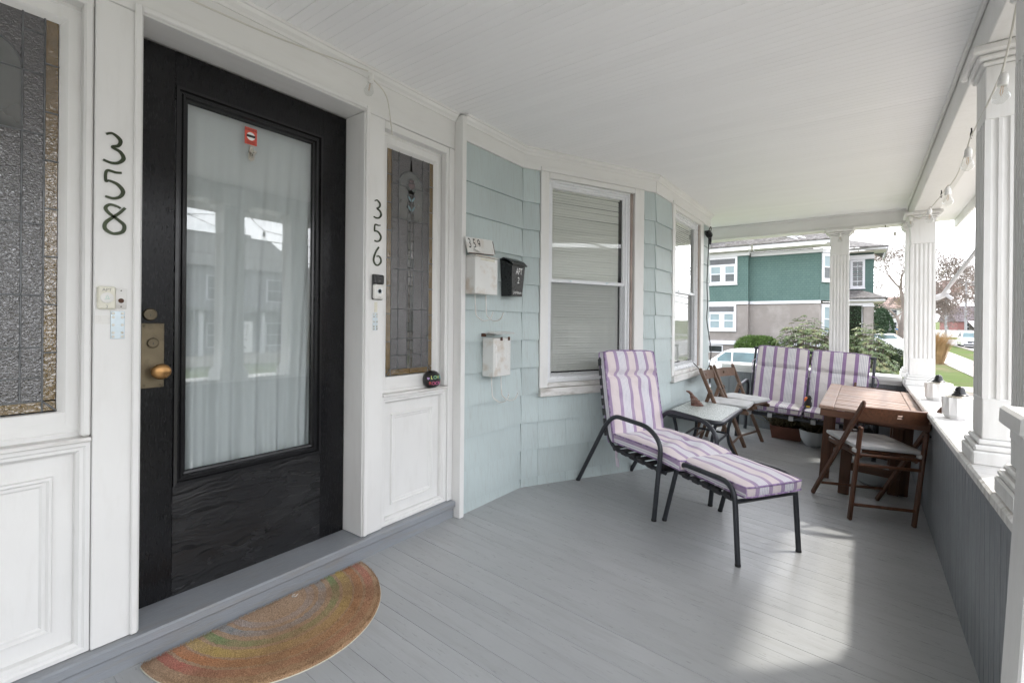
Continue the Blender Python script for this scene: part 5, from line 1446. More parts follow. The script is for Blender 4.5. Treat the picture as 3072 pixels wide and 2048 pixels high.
# ================================================================== OUTSIDE: GROUND
def gz(y): return -1.15 + .012 * max(0.0, y - 40)
def ground_mat():
    t = NT('lawn_ground'); v = t.coord((1, 1, 1), False)
    n = t.noise(v, .35, 6); n2 = t.noise(v, 9, 4)
    c = t.ramp(n, [(.30, (.18, .15, .095)), (.44, (.105, .125, .045)), (.62, (.09, .135, .035)), (.8, (.14, .16, .065))])
    c = t.mix(t.ramp(n2, [(.35, 0), (.75, .5)]), c, (.07, .09, .035))
    t.bsdf(c, .95, 0, t.bump(n2, .6, .05), .1); return t.m
M['lawn'] = ground_mat()
M['asphalt'] = paint('asphalt', (.26, .26, .262), .9, .12, .5, (1, 1, 1), 30, .3, .01, dirt=((.14, .135, .13), .5, .8))
M['concrete'] = paint('concrete_walk', (.42, .385, .35), .9, .12, 1.2, (1, 1, 1), 12, .3, .006, dirt=((.22, .19, .16), .5, 2.0), tone=.15)
M['mulch'] = paint('mulch', (.22, .19, .165), .95, .4, 3, (1, 1, 1), 9, .8, .04)
def sheet(name, x0, x1, y0, y1, dz, mat, ny=None, label=None):
    m = MB(); ys = sorted(set([y0, y1] + [y for y in (40,) if y0 < y < y1] + ([y0 + (y1 - y0) * i / ny for i in range(ny)] if ny else [])))
    for y in ys: m.v += [(x0, y, gz(y) + dz), (x1, y, gz(y) + dz)]
    m.f = [(2 * i, 2 * i + 1, 2 * i + 3, 2 * i + 2) for i in range(len(ys) - 1)]
    return struct(m.build(name, M[mat]), label)
sheet('ground', -500, 500, -400, 900, 0, 'lawn', None, 'patchy spring lawn round the houses')
sheet('street', 8.12, 16.5, -200, 84, .004, 'asphalt', None, 'grey asphalt street in front of the house')
sheet('cross_street', -120, 120, 84.2, 92, .008, 'asphalt', None, 'grey asphalt street crossing in the distance')
sheet('driveway', -16, -.4, 19.3, 23.3, .004, 'asphalt', None, 'asphalt driveway beside the neighbour house')
sheet('planting_bed', .3, 3.9, 19.0, 24.0, .004, 'mulch', None, 'bare brown planting bed by the walk')
sheet('bounce_paving', .82, 3.6, -8, 17.0, .004, 'concrete', None, 'added pale paved strip along the porch, bouncing light to the ceiling')  # mostly hidden paving, added to bounce light up to the porch ceiling
sheet('porch_walk', 3.62, 4.2, -1.2, 1.2, .008, 'concrete', None, 'pale concrete walk to the porch steps')
sheet('front_walk', .2, 4.18, 24.2, 26.2, .008, 'concrete', None, 'pale concrete front walk of the neighbour house')
for nm, xa in (('kerb', 7.97), ('kerb', 16.51)):
    m = MB(); ys = [-200, 40, 84]
    for y in ys: m.v += [(xa, y, gz(y)), (xa + .14, y, gz(y)), (xa + .14, y, gz(y) + .12), (xa, y, gz(y) + .12)]
    for i in range(2):
        for k in range(4): m.f.append((4 * i + k, 4 * i + (k + 1) % 4, 4 * i + 4 + (k + 1) % 4, 4 * i + 4 + k))
    struct(m.build(nm, M['concrete']), 'concrete kerb along the street')
sw = sheet('sidewalk', 4.25, 6.1, -200, 84, .004, 'concrete', None, 'pale concrete sidewalk along the street')
slab = MB().box(0, 1.85, 0, 1.46, 0, .03, .008).mesh('slab', M['concrete'])
y = 26.0
while y < 66: link('slab', slab, sw, (4.25, y, gz(y) + .004)).rotation_euler = (.012 if y > 40 else 0, 0, 0); y += 1.5

# ================================================================== NEIGHBOUR HOUSE
def course_mat():
    t = NT('green_shingle'); tc = t.n('ShaderNodeTexCoord'); g = t.coord((1, 1, 1), False)
    br = t.n('ShaderNodeTexBrick'); br.offset = .37; br.inputs['Scale'].default_value = 1.0; br.inputs['Brick Width'].default_value = .16; br.inputs['Row Height'].default_value = .108; br.inputs['Mortar Size'].default_value = .006
    sp = t.n('ShaderNodeSeparateXYZ'); t.l(tc.outputs['Object'], sp.inputs[0]); cm = t.n('ShaderNodeCombineXYZ'); t.l(t.math('ADD', sp.outputs[0], sp.outputs[1]), cm.inputs[0]); t.l(sp.outputs[2], cm.inputs[1]); t.l(cm.outputs[0], br.inputs['Vector'])
    br.inputs['Color1'].default_value = (.075, .132, .120, 1); br.inputs['Color2'].default_value = (.088, .150, .135, 1); br.inputs['Mortar'].default_value = (.035, .085, .072, 1)
    c = t.mix(t.ramp(t.noise(g, 1.5, 4), [(.3, 0), (.8, .3)]), br.outputs['Color'], (.105, .17, .16))
    t.bsdf(c, .75, 0, t.bump(t.noise(t.coord((30, 30, 1), False), 8, 3), .3, .005)); return t.m
M['green'] = course_mat()
M['stucco'] = paint('grey_stucco', (.25, .225, .21), .95, .1, .8, (1, 1, 1), 25, .5, .01, dirt=((.40, .37, .35), .55, 1.2))
def roof_mat(name, c0, c1, c2):
    t = NT(name); v = t.coord((1, 1, 1), False)
    vo = t.noise(t.coord((5, 5, 14), False), 1.3, 4, .7); w = t.noise(t.coord((3.5, 3.5, 9), False), 2.2, 3, .6)
    c = t.ramp(w, [(.32, c0), (.5, c1), (.66, c2)]); c = t.mix(t.ramp(vo, [(.4, 0), (.7, .6)]), c, c0)
    t.bsdf(c, .85, 0, t.bump(w, .6, .03)); return t.m
M['roofs'] = roof_mat('weathered_roof_shingle', (.045, .042, .04), (.10, .092, .088), (.24, .23, .225))
M['hwhite'] = paint('house_white_paint', (.62, .62, .65), .5, .03, 1)
M['soffit'] = paint('soffit_cream', (.66, .64, .58), .6, .03, 1)
M['hglass'] = paint('far_window_glass', (.03, .035, .04), .06, .3, 2, (1, 1, 1), 6, .02, .01, rv=.02)
M['shade'] = paint('window_shade', (.24, .31, .33), .4, .08, 3)
nh = thing('neighbour_house', 'two storey house, green shingles above pale stucco, beyond the driveway', 'house', (-3.0, 27.0, -1.15))
NHM = Matrix.Translation((3.0, -27.0, 1.15))
def nb(name, mb, mat): return part(name, mb, M[mat], nh, NHM)
def courses_mb(x0, x1, y, z0, z1, h=.108, m=None):
    mb = MB(); z = z0
    while z < z1 - .01:
        zb = min(z + h, z1)
        vs = [(x0, y - .022, z), (x1, y - .022, z), (x1, y + .01, z), (x0, y + .01, z), (x0, y - .004, zb), (x1, y - .004, zb), (x1, y + .01, zb), (x0, y + .01, zb)]
        if m is not None: vs = [m @ Vector(p) for p in vs]
        mb.add(vs, [(0, 3, 2, 1), (0, 1, 5, 4), (1, 2, 6, 5), (3, 0, 4, 7), (4, 5, 6, 7)]); z = zb
    return mb
nb('lower_wall', MB().box(-12, -4.56, 25.70, 26.4, .40, 2.27).box(-4.55, -1.63, 26.0, 26.4, .40, 2.27), 'stucco')
nb('foundation', MB().box(-12, -4.55, 25.74, 26.4, -1.2, .26).box(-4.54, -1.62, 26.05, 26.4, -1.2, .26), 'stucco')
nb('water_table', MB().box(-12, -4.52, 25.64, 25.78, .27, .47, .01).box(-4.53, -1.58, 25.95, 26.1, .27, .47, .01), 'hwhite')
stuff(nb('shingle_wall', courses_mb(-12, -4.56, 25.70, 2.43, 4.66), 'green')); stuff(nb('shingle_wall', courses_mb(-4.56, -1.63, 26.0, 2.43, 4.62), 'green'))
nb('corner_board', MB().box(-4.575, -4.558, 25.70, 26.0, 2.43, 4.66), 'green')
nb('belt_band', MB().box(-12, -4.54, 25.63, 25.75, 2.28, 2.425, .008).box(-4.54, -1.58, 25.94, 26.05, 2.28, 2.425, .008), 'hwhite')
nb('frieze_band', MB().box(-12, -4.5, 25.60, 25.8, 4.665, 4.86, .01).box(-4.5, -1.5, 25.93, 26.1, 4.625, 4.80, .01), 'hwhite')
nb('soffit', MB().box(-12, -.85, 25.18, 26.2, 4.87, 4.90), 'soffit')
nb('fascia', MB().box(-12, -1.0, 25.05, 25.17, 4.92, 5.07, .01), 'hwhite')
# roofs
def slope(name, pts, mat='roofs', t=.05):
    m = MB(); n = len(pts); m.add(pts + [(x, y, z - t) for x, y, z in pts], [tuple(range(n)), tuple(range(n, 2 * n))[::-1]] + [(i, i + n, (i + 1) % n + n, (i + 1) % n) for i in range(n)])
    return nb(name, m, mat)
slope('roof', [(-12, 25.0, 5.09), (-.95, 25.0, 5.09), (-1.9, 31.5, 8.1), (-12, 31.5, 8.1)])
nb('gable_wall', MB().prism([(-12, 5.60), (-3.35, 5.60), (-5.2, 7.6), (-12, 7.6)], 26.5, 27.0), 'green')
nb('rake_board', MB().bar((-2.35, 25.35, 5.17), (-3.6, 26.45, 5.90), .30, .08, .01).bar((-2.15, 25.3, 5.17), (-3.3, 26.3, 5.86), .06, .14, .01), 'hwhite')
slope('roof', [(-.95, 28.2, 5.09), (.95, 28.7, 5.09), (-.9, 32.5, 6.1), (-2.2, 32.5, 6.3)])
slope('roof', [(.95, 28.7, 5.09), (.95, 34, 5.09), (-.9, 32.5, 6.1)])
# chamfered bay and front room
ch = Matrix.Translation((-1.63, 26.0, 0)) @ Matrix.Rotation(R(52), 4, 'Z')
M['sage'] = paint('sunlit_sage_shingle', (.16, .29, .26), .75, .06, 2)
stuff(nb('shingle_wall', courses_mb(0, 1.6, 0, 2.43, 4.62, .108, ch), 'green'))
nb('lower_wall', MB().box(0, 1.6, 0, .4, .0, 2.27, 0, ch), 'stucco'); nb('frieze_band', MB().box(0, 1.6, -.05, .1, 4.625, 4.80, 0, ch), 'hwhite')
stuff(nb('shingle_wall', courses_mb(-.75, .40, 29.5, 2.55, 4.56), 'green')); nb('wall_core', MB().box(-.8, .40, 29.52, 33.5, 2.5, 4.9), 'green')
nb('frieze_band', MB().box(-1.2, .42, 29.38, 29.55, 4.57, 4.80, .01), 'hwhite'); nb('soffit', MB().box(-1.4, .85, 28.85, 30, 4.90, 4.93), 'soffit'); nb('fascia', MB().box(-1.4, .90, 28.72, 28.82, 4.94, 5.07, .01), 'hwhite')
nb('fascia', MB().box(.84, .90, 28.83, 33.5, 4.94, 5.07, .01), 'hwhite')
nb('wall_core', MB().box(-12, -1.9, 26.45, 33, -1.15, 4.9), 'stucco')
# windows
def nwin(x0, x1, y, z0, z1, cols=1, transom=True, shade=('hglass', 'hglass'), mtx=None, grid=None):
    base = NHM if mtx is None else NHM @ mtx
    f = MB(); c = .10
    f.frame(x0, x1, z0, z1, [(0, y + .02), (0, y - .05), (c, y - .05), (c, y + .0)])
    f.box(x0 - .02, x1 + .02, y - .09, y, z0 - .05, z0 - .001, .01)
    zt = z1 - c
    if transom: f.box(x0 + c, x1 - c, y - .05, y, z1 - c - .34, z1 - c - .27)
    zt2 = z1 - c - .34 if transom else zt
    for k in range(1, cols): q = x0 + (x1 - x0) * k / cols; f.box(q - .08, q + .08, y - .049, y, z0 + c, zt2)
    w = part('window', f, M['hwhite'], nh, base)
    if transom: part('pane', MB().box(x0 + c, x1 - c, y - .012, y - .006, z1 - c - .27, zt), M['hglass'], w)
    cw = (x1 - x0) / cols
    for k in range(cols):
        a = x0 + k * cw + (.08 if k else c); b = x0 + (k + 1) * cw - (.08 if k < cols - 1 else c)
        zm = (z0 + c + zt2) / 2
        if grid:
            for i in range(grid[0]):
                for j in range(grid[1]):
                    pw_, ph_ = (b - a) / grid[0], (zt2 - z0 - c) / grid[1]
                    part('pane', MB().box(a + i * pw_ + .02, a + (i + 1) * pw_ - .02, y - .012, y - .006, z0 + c + j * ph_ + .02, z0 + c + (j + 1) * ph_ - .02), M['hglass'], w)
            part('muntin_back', MB().box(a, b, y - .004, y + .002, z0 + c, zt2), M['hwhite'], w)
            continue
        part('sash', MB().frame(a, b, zm, zt2, [(0, y - .035), (.045, y - .035), (.045, y - .01)]).frame(a, b, z0 + c, zm + .03, [(0, y - .025), (.045, y - .025), (.045, y - .005)]), M['hwhite'], w)
        part('pane', MB().box(a + .04, b - .04, y - .012, y - .006, zm + .04, zt2 - .04), M[shade[0]], w); part('pane', MB().box(a + .04, b - .04, y - .010, y - .004, z0 + c + .04, zm - .01), M[shade[1]], w)
nwin(-7.75, -5.05, 25.69, 3.29, 4.66, 4, True, ('shade', 'hglass')); nwin(-7.75, -5.09, 25.69, .97, 2.28, 4, True, ('shade', 'shade'))
nwin(.10, .95, -.01, 3.30, 4.60, 1, False, ('shade', 'hglass'), ch); nwin(.12, .85, -.01, .85, 2.25, 1, False, ('shade', 'shade'), ch)
nwin(-.55, .05, 29.49, 3.15, 4.58, 1, False, grid=(2, 5))
nb('cellar_window', MB().frame(-6.6, -5.7, -.15, .24, [(0, 25.74), (0, 25.70), (.05, 25.70), (.05, 25.735)]), 'hwhite'); nb('cellar_pane', MB().box(-6.55, -5.75, 25.725, 25.735, -.10, .19), 'hglass')
# entry porch of the neighbour
slope('porch_roof', [(-2.3, 27.1, 2.56), (.88, 27.1, 2.56), (-.1, 29.4, 3.05), (-1.0, 29.4, 3.05)])
slope('porch_roof', [(.88, 27.1, 2.56), (.88, 31, 2.56), (-.1, 29.4, 3.05)])
nb('porch_fascia', MB().box(-2.2, .80, 27.2, 27.3, 2.40, 2.50, .01).box(.74, .80, 27.31, 30, 2.40, 2.50, .01), 'hwhite')
nb('porch_soffit', MB().box(-2.1, .72, 27.32, 29.5, 2.36, 2.39), 'soffit')
nb('porch_beam', MB().box(-1.7, .38, 27.45, 27.65, 2.21, 2.355, .01), 'hwhite')
nb('porch_pier', MB().box(-.005, .375, 27.48, 27.86, -1.15, 2.15, .01), 'stucco'); nb('pier_cap', MB().box(-.04, .41, 27.44, 27.90, 2.152, 2.208, .01), 'hwhite')
nb('door_frame', MB().box(-.075, -.02, 27.9, 28.0, .0, 2.2, .005), 'hwhite')
nb('stair_rail', MB().bar((.45, 27.4, .75), (2.2, 27.3, .0), .05, .04).bar((2.2, 27.3, 0), (2.2, 27.3, -1.1), .05, .05).bar((.45, 27.4, .75), (.45, 27.4, -1.1), .05, .05), 'hwhite')

# ================================================================== PLANTS
M['yew'] = paint('shrub_leaf', (.085, .145, .034), .6, .45, 6, spec=.3)
M['box'] = paint('boxwood_leaf', (.030, .052, .018), .7, .5, 6, spec=.2)
M['con'] = paint('conifer_leaf', (.030, .065, .028), .75, .45, 3)
def rhodo_mat():
    t = NT('rhododendron_leaf'); oi = t.noise(t.coord((1, 1, 1), False), 2.6, 4)
    c = t.ramp(oi, [(.3, (.05, .085, .03)), (.48, (.11, .155, .06)), (.6, (.22, .24, .12)), (.72, (.40, .33, .15))])
    t.bsdf(c, .35, 0, None, .5); return t.m
M['rho'] = rhodo_mat()
M['bark'] = paint('grey_bark', (.12, .095, .08), .9, .3, 3, (6, 6, 1), 8, .6, .02)
M['barkf'] = paint('far_bark', (.22, .185, .165), .9, .25, 1)
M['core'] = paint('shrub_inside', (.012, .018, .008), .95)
def leaf_ball(label, name, loc, rx, ry, rz, n, l, w, mat, lump=.12, zc=None, stem=True):
    t = thing(name, label, 'shrub', loc)
    rnd = random.Random(int(rx * 1000 + n)); zc = rz if zc is None else zc
    lob = [(Vector((rnd.gauss(0, 1), rnd.gauss(0, 1), rnd.gauss(0, 1))).normalized(), rnd.uniform(.4, 1)) for _ in range(26)]
    f = MB()
    for _ in range(n):
        d = Vector((rnd.gauss(0, 1), rnd.gauss(0, 1), rnd.gauss(0, 1))).normalized()
        k = 1 + lump * sum(a * max(0, d.dot(q) - .75) * 4 for q, a in lob) - lump * .6
        r = rnd.uniform(.80, 1.02) * k
        p = Vector((d.x * rx * r, d.y * ry * r, zc + d.z * rz * r))
        if p.z < .02: continue
        o = (d + Vector((rnd.gauss(0, .6), rnd.gauss(0, .6), rnd.gauss(0, .6)))).normalized()
        s = o.cross(Vector((rnd.gauss(0, 1), rnd.gauss(0, 1), rnd.gauss(0, 1)))).normalized()
        ll = l * rnd.uniform(.6, 1.3)
        f.add([p - s * w / 2, p + s * w / 2, p + o * ll], [(0, 1, 2)])
    stuff(part('foliage', f, M[mat], t))
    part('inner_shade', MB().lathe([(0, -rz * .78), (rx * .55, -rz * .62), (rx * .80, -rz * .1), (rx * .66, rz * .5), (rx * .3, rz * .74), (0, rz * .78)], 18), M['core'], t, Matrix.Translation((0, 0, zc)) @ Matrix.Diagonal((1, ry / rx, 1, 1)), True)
    part('stem', MB().tube([(0, 0, 0), (.03, 0, zc * .6)], [.05, .03], 7), M['bark'], t)
    return t
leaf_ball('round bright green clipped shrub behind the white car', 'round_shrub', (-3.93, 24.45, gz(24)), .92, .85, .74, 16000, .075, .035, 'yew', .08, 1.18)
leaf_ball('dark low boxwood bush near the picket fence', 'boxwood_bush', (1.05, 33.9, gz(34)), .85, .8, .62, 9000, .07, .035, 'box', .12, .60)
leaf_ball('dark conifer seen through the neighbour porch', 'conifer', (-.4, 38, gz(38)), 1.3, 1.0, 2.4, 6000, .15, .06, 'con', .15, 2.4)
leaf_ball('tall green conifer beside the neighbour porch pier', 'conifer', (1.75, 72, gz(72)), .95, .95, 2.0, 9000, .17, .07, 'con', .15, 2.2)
def rhododendron(label, loc, rx, ry, rz, n, seed):
    t = thing('rhododendron', label, 'shrub', loc); rnd = random.Random(seed); f = MB(); b = MB()
    for i in range(n):
        d = Vector((rnd.gauss(0, 1), rnd.gauss(0, 1), abs(rnd.gauss(.25, .8)))).normalized()
        r = rnd.uniform(.55, 1.08) ** .6
        p = Vector((d.x * rx * r, d.y * ry * r, .25 + d.z * rz * r + rnd.uniform(-.05, .1)))
        ax_ = (d + Vector((0, 0, .9))).normalized(); u = ax_.cross(Vector((rnd.gauss(0, 1), rnd.gauss(0, 1), .2))).normalized(); w_ = ax_.cross(u)
        if i % 3 == 0: b.tube([(p.x * .25, p.y * .25, .1), (p.x * .7, p.y * .7, p.z * .6), p], [.022, .014, .006], 5)
        k = rnd.randint(7, 10); dr_ = rnd.uniform(-.55, .25)
        for j in range(k):
            a = 2 * math.pi * j / k + rnd.uniform(-.2, .2); o = (u * math.cos(a) + w_ * math.sin(a) + ax_ * dr_).normalized(); s = o.cross(ax_).normalized()
            l = rnd.uniform(.12, .19); q = p + o * l
            mid = p + o * l * .5 + ax_ * .012; wd = .024
            f.add([p, mid - s * wd, q - Vector((0, 0, .02)), mid + s * wd], [(0, 1, 2), (0, 2, 3)])
    stuff(part('foliage', f, M['rho'], t)); part('branches', b, M['bark'], t); return t
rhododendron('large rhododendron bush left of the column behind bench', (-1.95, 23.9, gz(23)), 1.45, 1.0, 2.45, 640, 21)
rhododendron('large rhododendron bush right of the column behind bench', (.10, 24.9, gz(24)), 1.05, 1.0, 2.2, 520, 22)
og = thing('ornamental_grass', 'tall dry tan ornamental grass by the sidewalk', 'grass clump', (3.75, 41.5, gz(41)))
f = MB(); rnd = random.Random(5)
for _ in range(1500):
    a = rnd.uniform(0, 6.28); r0 = rnd.uniform(0, .5); l = rnd.uniform(1.0, 2.5); lean = rnd.uniform(.05, .55)
    p = Vector((math.cos(a) * r0, math.sin(a) * r0, 0)); o = Vector((math.cos(a), math.sin(a), 0)); s = Vector((-o.y, o.x, 0)) * .012
    q = p + o * lean * l * .4 + Vector((0, 0, l * .6)); e = p + o * lean * l + Vector((0, 0, l * .92))
    f.add([p - s, p + s, q + s, q - s, e], [(0, 1, 2, 3), (3, 2, 4)])
stuff(part('blades', f, paint('dry_grass', (.36, .24, .12), .9, .25, 2), og))
def bare_tree(label, x, y, H, seed, spread=.9, mat='barkf', levels=6, r0=.22, cat_c=None, buds=None):
    t = thing('bare_tree', label, 'tree', (x, y, gz(y))); rnd = random.Random(seed); tr = MB(); cr_ = MB(); bd = MB()
    def grow(p, d, l, r, lev):
        n = 3; pts = [p]; q = p; dd = d
        for i in range(n):
            dd = (dd + Vector((rnd.gauss(0, .10), rnd.gauss(0, .10), rnd.gauss(.03, .06)))).normalized(); q = q + dd * l / n; pts.append(q)
        tgt = tr if lev <= 1 else cr_
        tgt.tube(pts, [r * (1 - .35 * i / n) for i in range(n + 1)], 7 if lev < 2 else (4 if lev < 4 else 3), False)
        if lev >= levels:
            if buds:
                for _ in range(9):
                    s = rnd.choice(pts[1:]) + Vector((rnd.gauss(0, .3), rnd.gauss(0, .3), rnd.gauss(0, .3))); e = Vector((rnd.gauss(0, 1), rnd.gauss(0, 1), rnd.gauss(0, 1))).normalized() * .22; g = e.cross(Vector((.3, .5, 1))).normalized() * .05
                    bd.add([s - g, s + g, s + e], [(0, 1, 2)])
            return
        k = 4 if lev == 0 else rnd.choice((2, 3, 3))
        for i in range(k):
            a = 2 * math.pi * (i + rnd.random() * .6) / k; u = dd.cross(Vector((.31, .62, .7))).normalized(); w_ = dd.cross(u)
            sp_ = spread * rnd.uniform(.5, 1.0)
            nd = (dd + (u * math.cos(a) + w_ * math.sin(a)) * sp_).normalized()
            st_ = pts[-1] if i < 2 else pts[rnd.randint(1, n)]
            grow(st_, nd, l * rnd.uniform(.62, .82), r * rnd.uniform(.5, .62), lev + 1)
    grow(Vector((0, 0, 0)), Vector((0, 0, 1)), H * .26, r0, 0)
    part('trunk', tr, M[mat], t); stuff(part('crown', cr_, M[mat], t))
    if buds: stuff(part('buds', bd, M[buds], t))
    return t
M['budb'] = paint('brown_twigs', (.25, .21, .19), .9, .3, .5)
M['budp'] = paint('pinkish_buds', (.34, .23, .21), .9, .3, .5); M['budy'] = paint('yellow_green_buds', (.38, .33, .12), .9, .3, .5)
bare_tree('wide bare tree behind the neighbour house corner', 3.6, 74, 15, 31, .95, 'barkf', 7, .42, None, 'budb')
bare_tree('bare tree with pinkish buds left of the utility pole', 8.2, 112, 12, 32, .9, 'barkf', 6, .32, None, 'budp')
bare_tree('bare tree with yellow green buds behind the far houses', 13.5, 128, 15, 33, .85, 'barkf', 6, .36, None, 'budy')
bare_tree('bare tall tree behind the wooden fence at far right', 18.5, 118, 17, 34, .9, 'barkf', 7, .38, None, 'budb')
bare_tree('bare tree with pinkish buds behind the white fence', 11.5, 108, 12, 36, .9, 'barkf', 6, .3, None, 'budp')
bare_tree('bare tree left behind the wide bare one', -1.5, 118, 15, 35, .9, 'barkf', 5, .25, None, 'budp')

# ================================================================== FENCES
M['picket'] = paint('white_picket_paint', (.78, .78, .80), .5, .04, 2)
pf = thing('picket_fence', 'white picket fence at the sidewalk beyond the bushes', 'fence', (4.10, 43.6, gz(43.6)), R(109))
pk = MB().prism([(-.035, 0), (.035, 0), (.035, .92), (0, .99), (-.035, .92)], -.01, .01).mesh('picket', M['picket'])
for i in range(84): link('picket', pk, pf, (.12 + .155 * i, 0, .012 * .155 * i))
for z in (.25, .72): part('rail', MB().bar((0, .03, z), (13.1, .03, z + .155), .04, .08), M['picket'], pf)
for i in range(6): part('post', MB().box(2.6 * i - .05, 2.6 * i + .05, -.05, .05, -.1, 1.08 + .02 * i, .01), M['picket'], pf)
wf = thing('white_fence', 'low white board fence beyond the crossing street', 'fence', (9.6, 104, gz(104)), 0)
for i in range(14): part('board', MB().box(i * .42, i * .42 + .40, -.02, .02, .0, 1.15, .005), M['picket'], wf)
gf = thing('wooden_fence', 'weathered grey board fence at the far right', 'fence', (13.2, 99, gz(99)), R(-8))
M['oldfence'] = paint('grey_weathered_board', (.22, .20, .19), .9, .2, 2, (4, 4, 1), 6, .4, .01, tone=.25)
for i in range(16): part('board', MB().box(i * .30, i * .30 + .28, -.02, .02, .0, 1.3, .005), M['oldfence'], gf)

# ================================================================== POLES, WIRES, SIGNS, FAR HOUSES
M['pole'] = paint('grey_pole', (.30, .30, .31), .8, .15, 1)
def pole(label, x, y, h_, arms):
    t = thing('utility_pole', label, 'utility pole', (x, y, gz(y)))
    part('mast', MB().tube([(0, 0, 0), (0, 0, h_)], [.17, .12], 10), M['pole'], t)
    for z, l in arms: part('cross_arm', MB().box(-l / 2, l / 2, -.06, .06, z - .06, z + .06, .01), M['pole'], t)
    return t
pole('pale utility pole left, near the low white fence', 10.45, 100.8, 6.4, ((3.4, .6),))
pole('dark utility pole right, by the weathered fence', 12.1, 95.8, 8.7, ((8.3, 2.0), (5.5, .8)))
wl = thing('street_wires', 'overhead wires strung along the street', 'wires')
def span(p, q, sag, r=.016):
    p = Vector(p); q = Vector(q); part('wire', MB().tube([p.lerp(q, i / 14) - Vector((0, 0, sag * 4 * (i / 14) * (1 - i / 14))) for i in range(15)], r, 4, False), M['cord_k'], wl)
for dx_, z in ((0, 7.8), (.5, 7.75), (-.6, 7.8), (0, 5.2), (.1, 4.7)): span((12.1 + dx_, 95.8, gz(96) + z), (9.6 + dx_, 30, z - 1.15), .7, .03); span((9.6 + dx_, 30, z - 1.15), (8.9 + dx_, -30, z - 1.3), .5, .014)
for z in (5.9, 4.6, 5.2): span((10.45, 100.8, z), (-30, 108, z + 1.2), .6, .035); span((12.1, 95.8, z + .5), (45, 104, z + 1.0), .5, .035)
for a, b in (((9.3, -4, 5.6), (20, 9, 6.0)), ((9.2, 12, 5.3), (21, 2, 5.6)), ((9.3, 3, 4.6), (22, 16, 5.0)), ((9.4, 9, 6.2), (21, 14, 5.2))): span(a, b, .35, .011)
tbx = thing('splice_box', 'small grey splice box hanging on the street wires', 'box', (9.62, 6.2, 3.55)); part('case', MB().box(-.1, .1, -.28, .28, -.11, .11, .02), M['pole'], tbx); part('hanger', MB().tube([(0, -.15, .1), (0, -.15, .30), (0, .15, .30), (0, .15, .1)], .008, 5), M['iron'], tbx)
def sign(label, x, y, shape, txt, col, tcol, h_):
    t = thing('road_sign', label, 'sign', (x, y, gz(y)), R(-90 + 180))
    t.rotation_euler = (0, 0, R(-90))
    part('post', MB().box(-.025, .025, 0, .04, 0, h_, .004), M['zinc'], t)
    part('plate', MB().prism(shape, -.006, -.001), paint('sign_plate', col, .4, .03), t, Matrix.Translation((0, 0, h_ - .3)))
    for s_, sz, z in txt: part('lettering', text_mb(s_, sz, -.0065), paint('sign_letter', tcol, .5, .02), t, Matrix.Translation((0, 0, h_ - .3 + z)))
oct_ = [(.36 * math.cos(R(22.5 + 45 * k)), .36 * math.sin(R(22.5 + 45 * k))) for k in range(8)]
sign('red octagonal STOP sign across from the porch', 8.7 - .9, 7.6, oct_, (('STOP', .24, -.085),), (.45, .02, .025), (.8, .8, .8), 2.6)
sign('white speed limit 25 sign at the kerb', 7.75, 5.4, [(-.3, -.38), (.3, -.38), (.3, .38), (-.3, .38)], (('SPEED', .15, .2), ('LIMIT', .15, .05), ('25', .36, -.28)), (.78, .78, .78), (.02, .02, .02), 2.3)
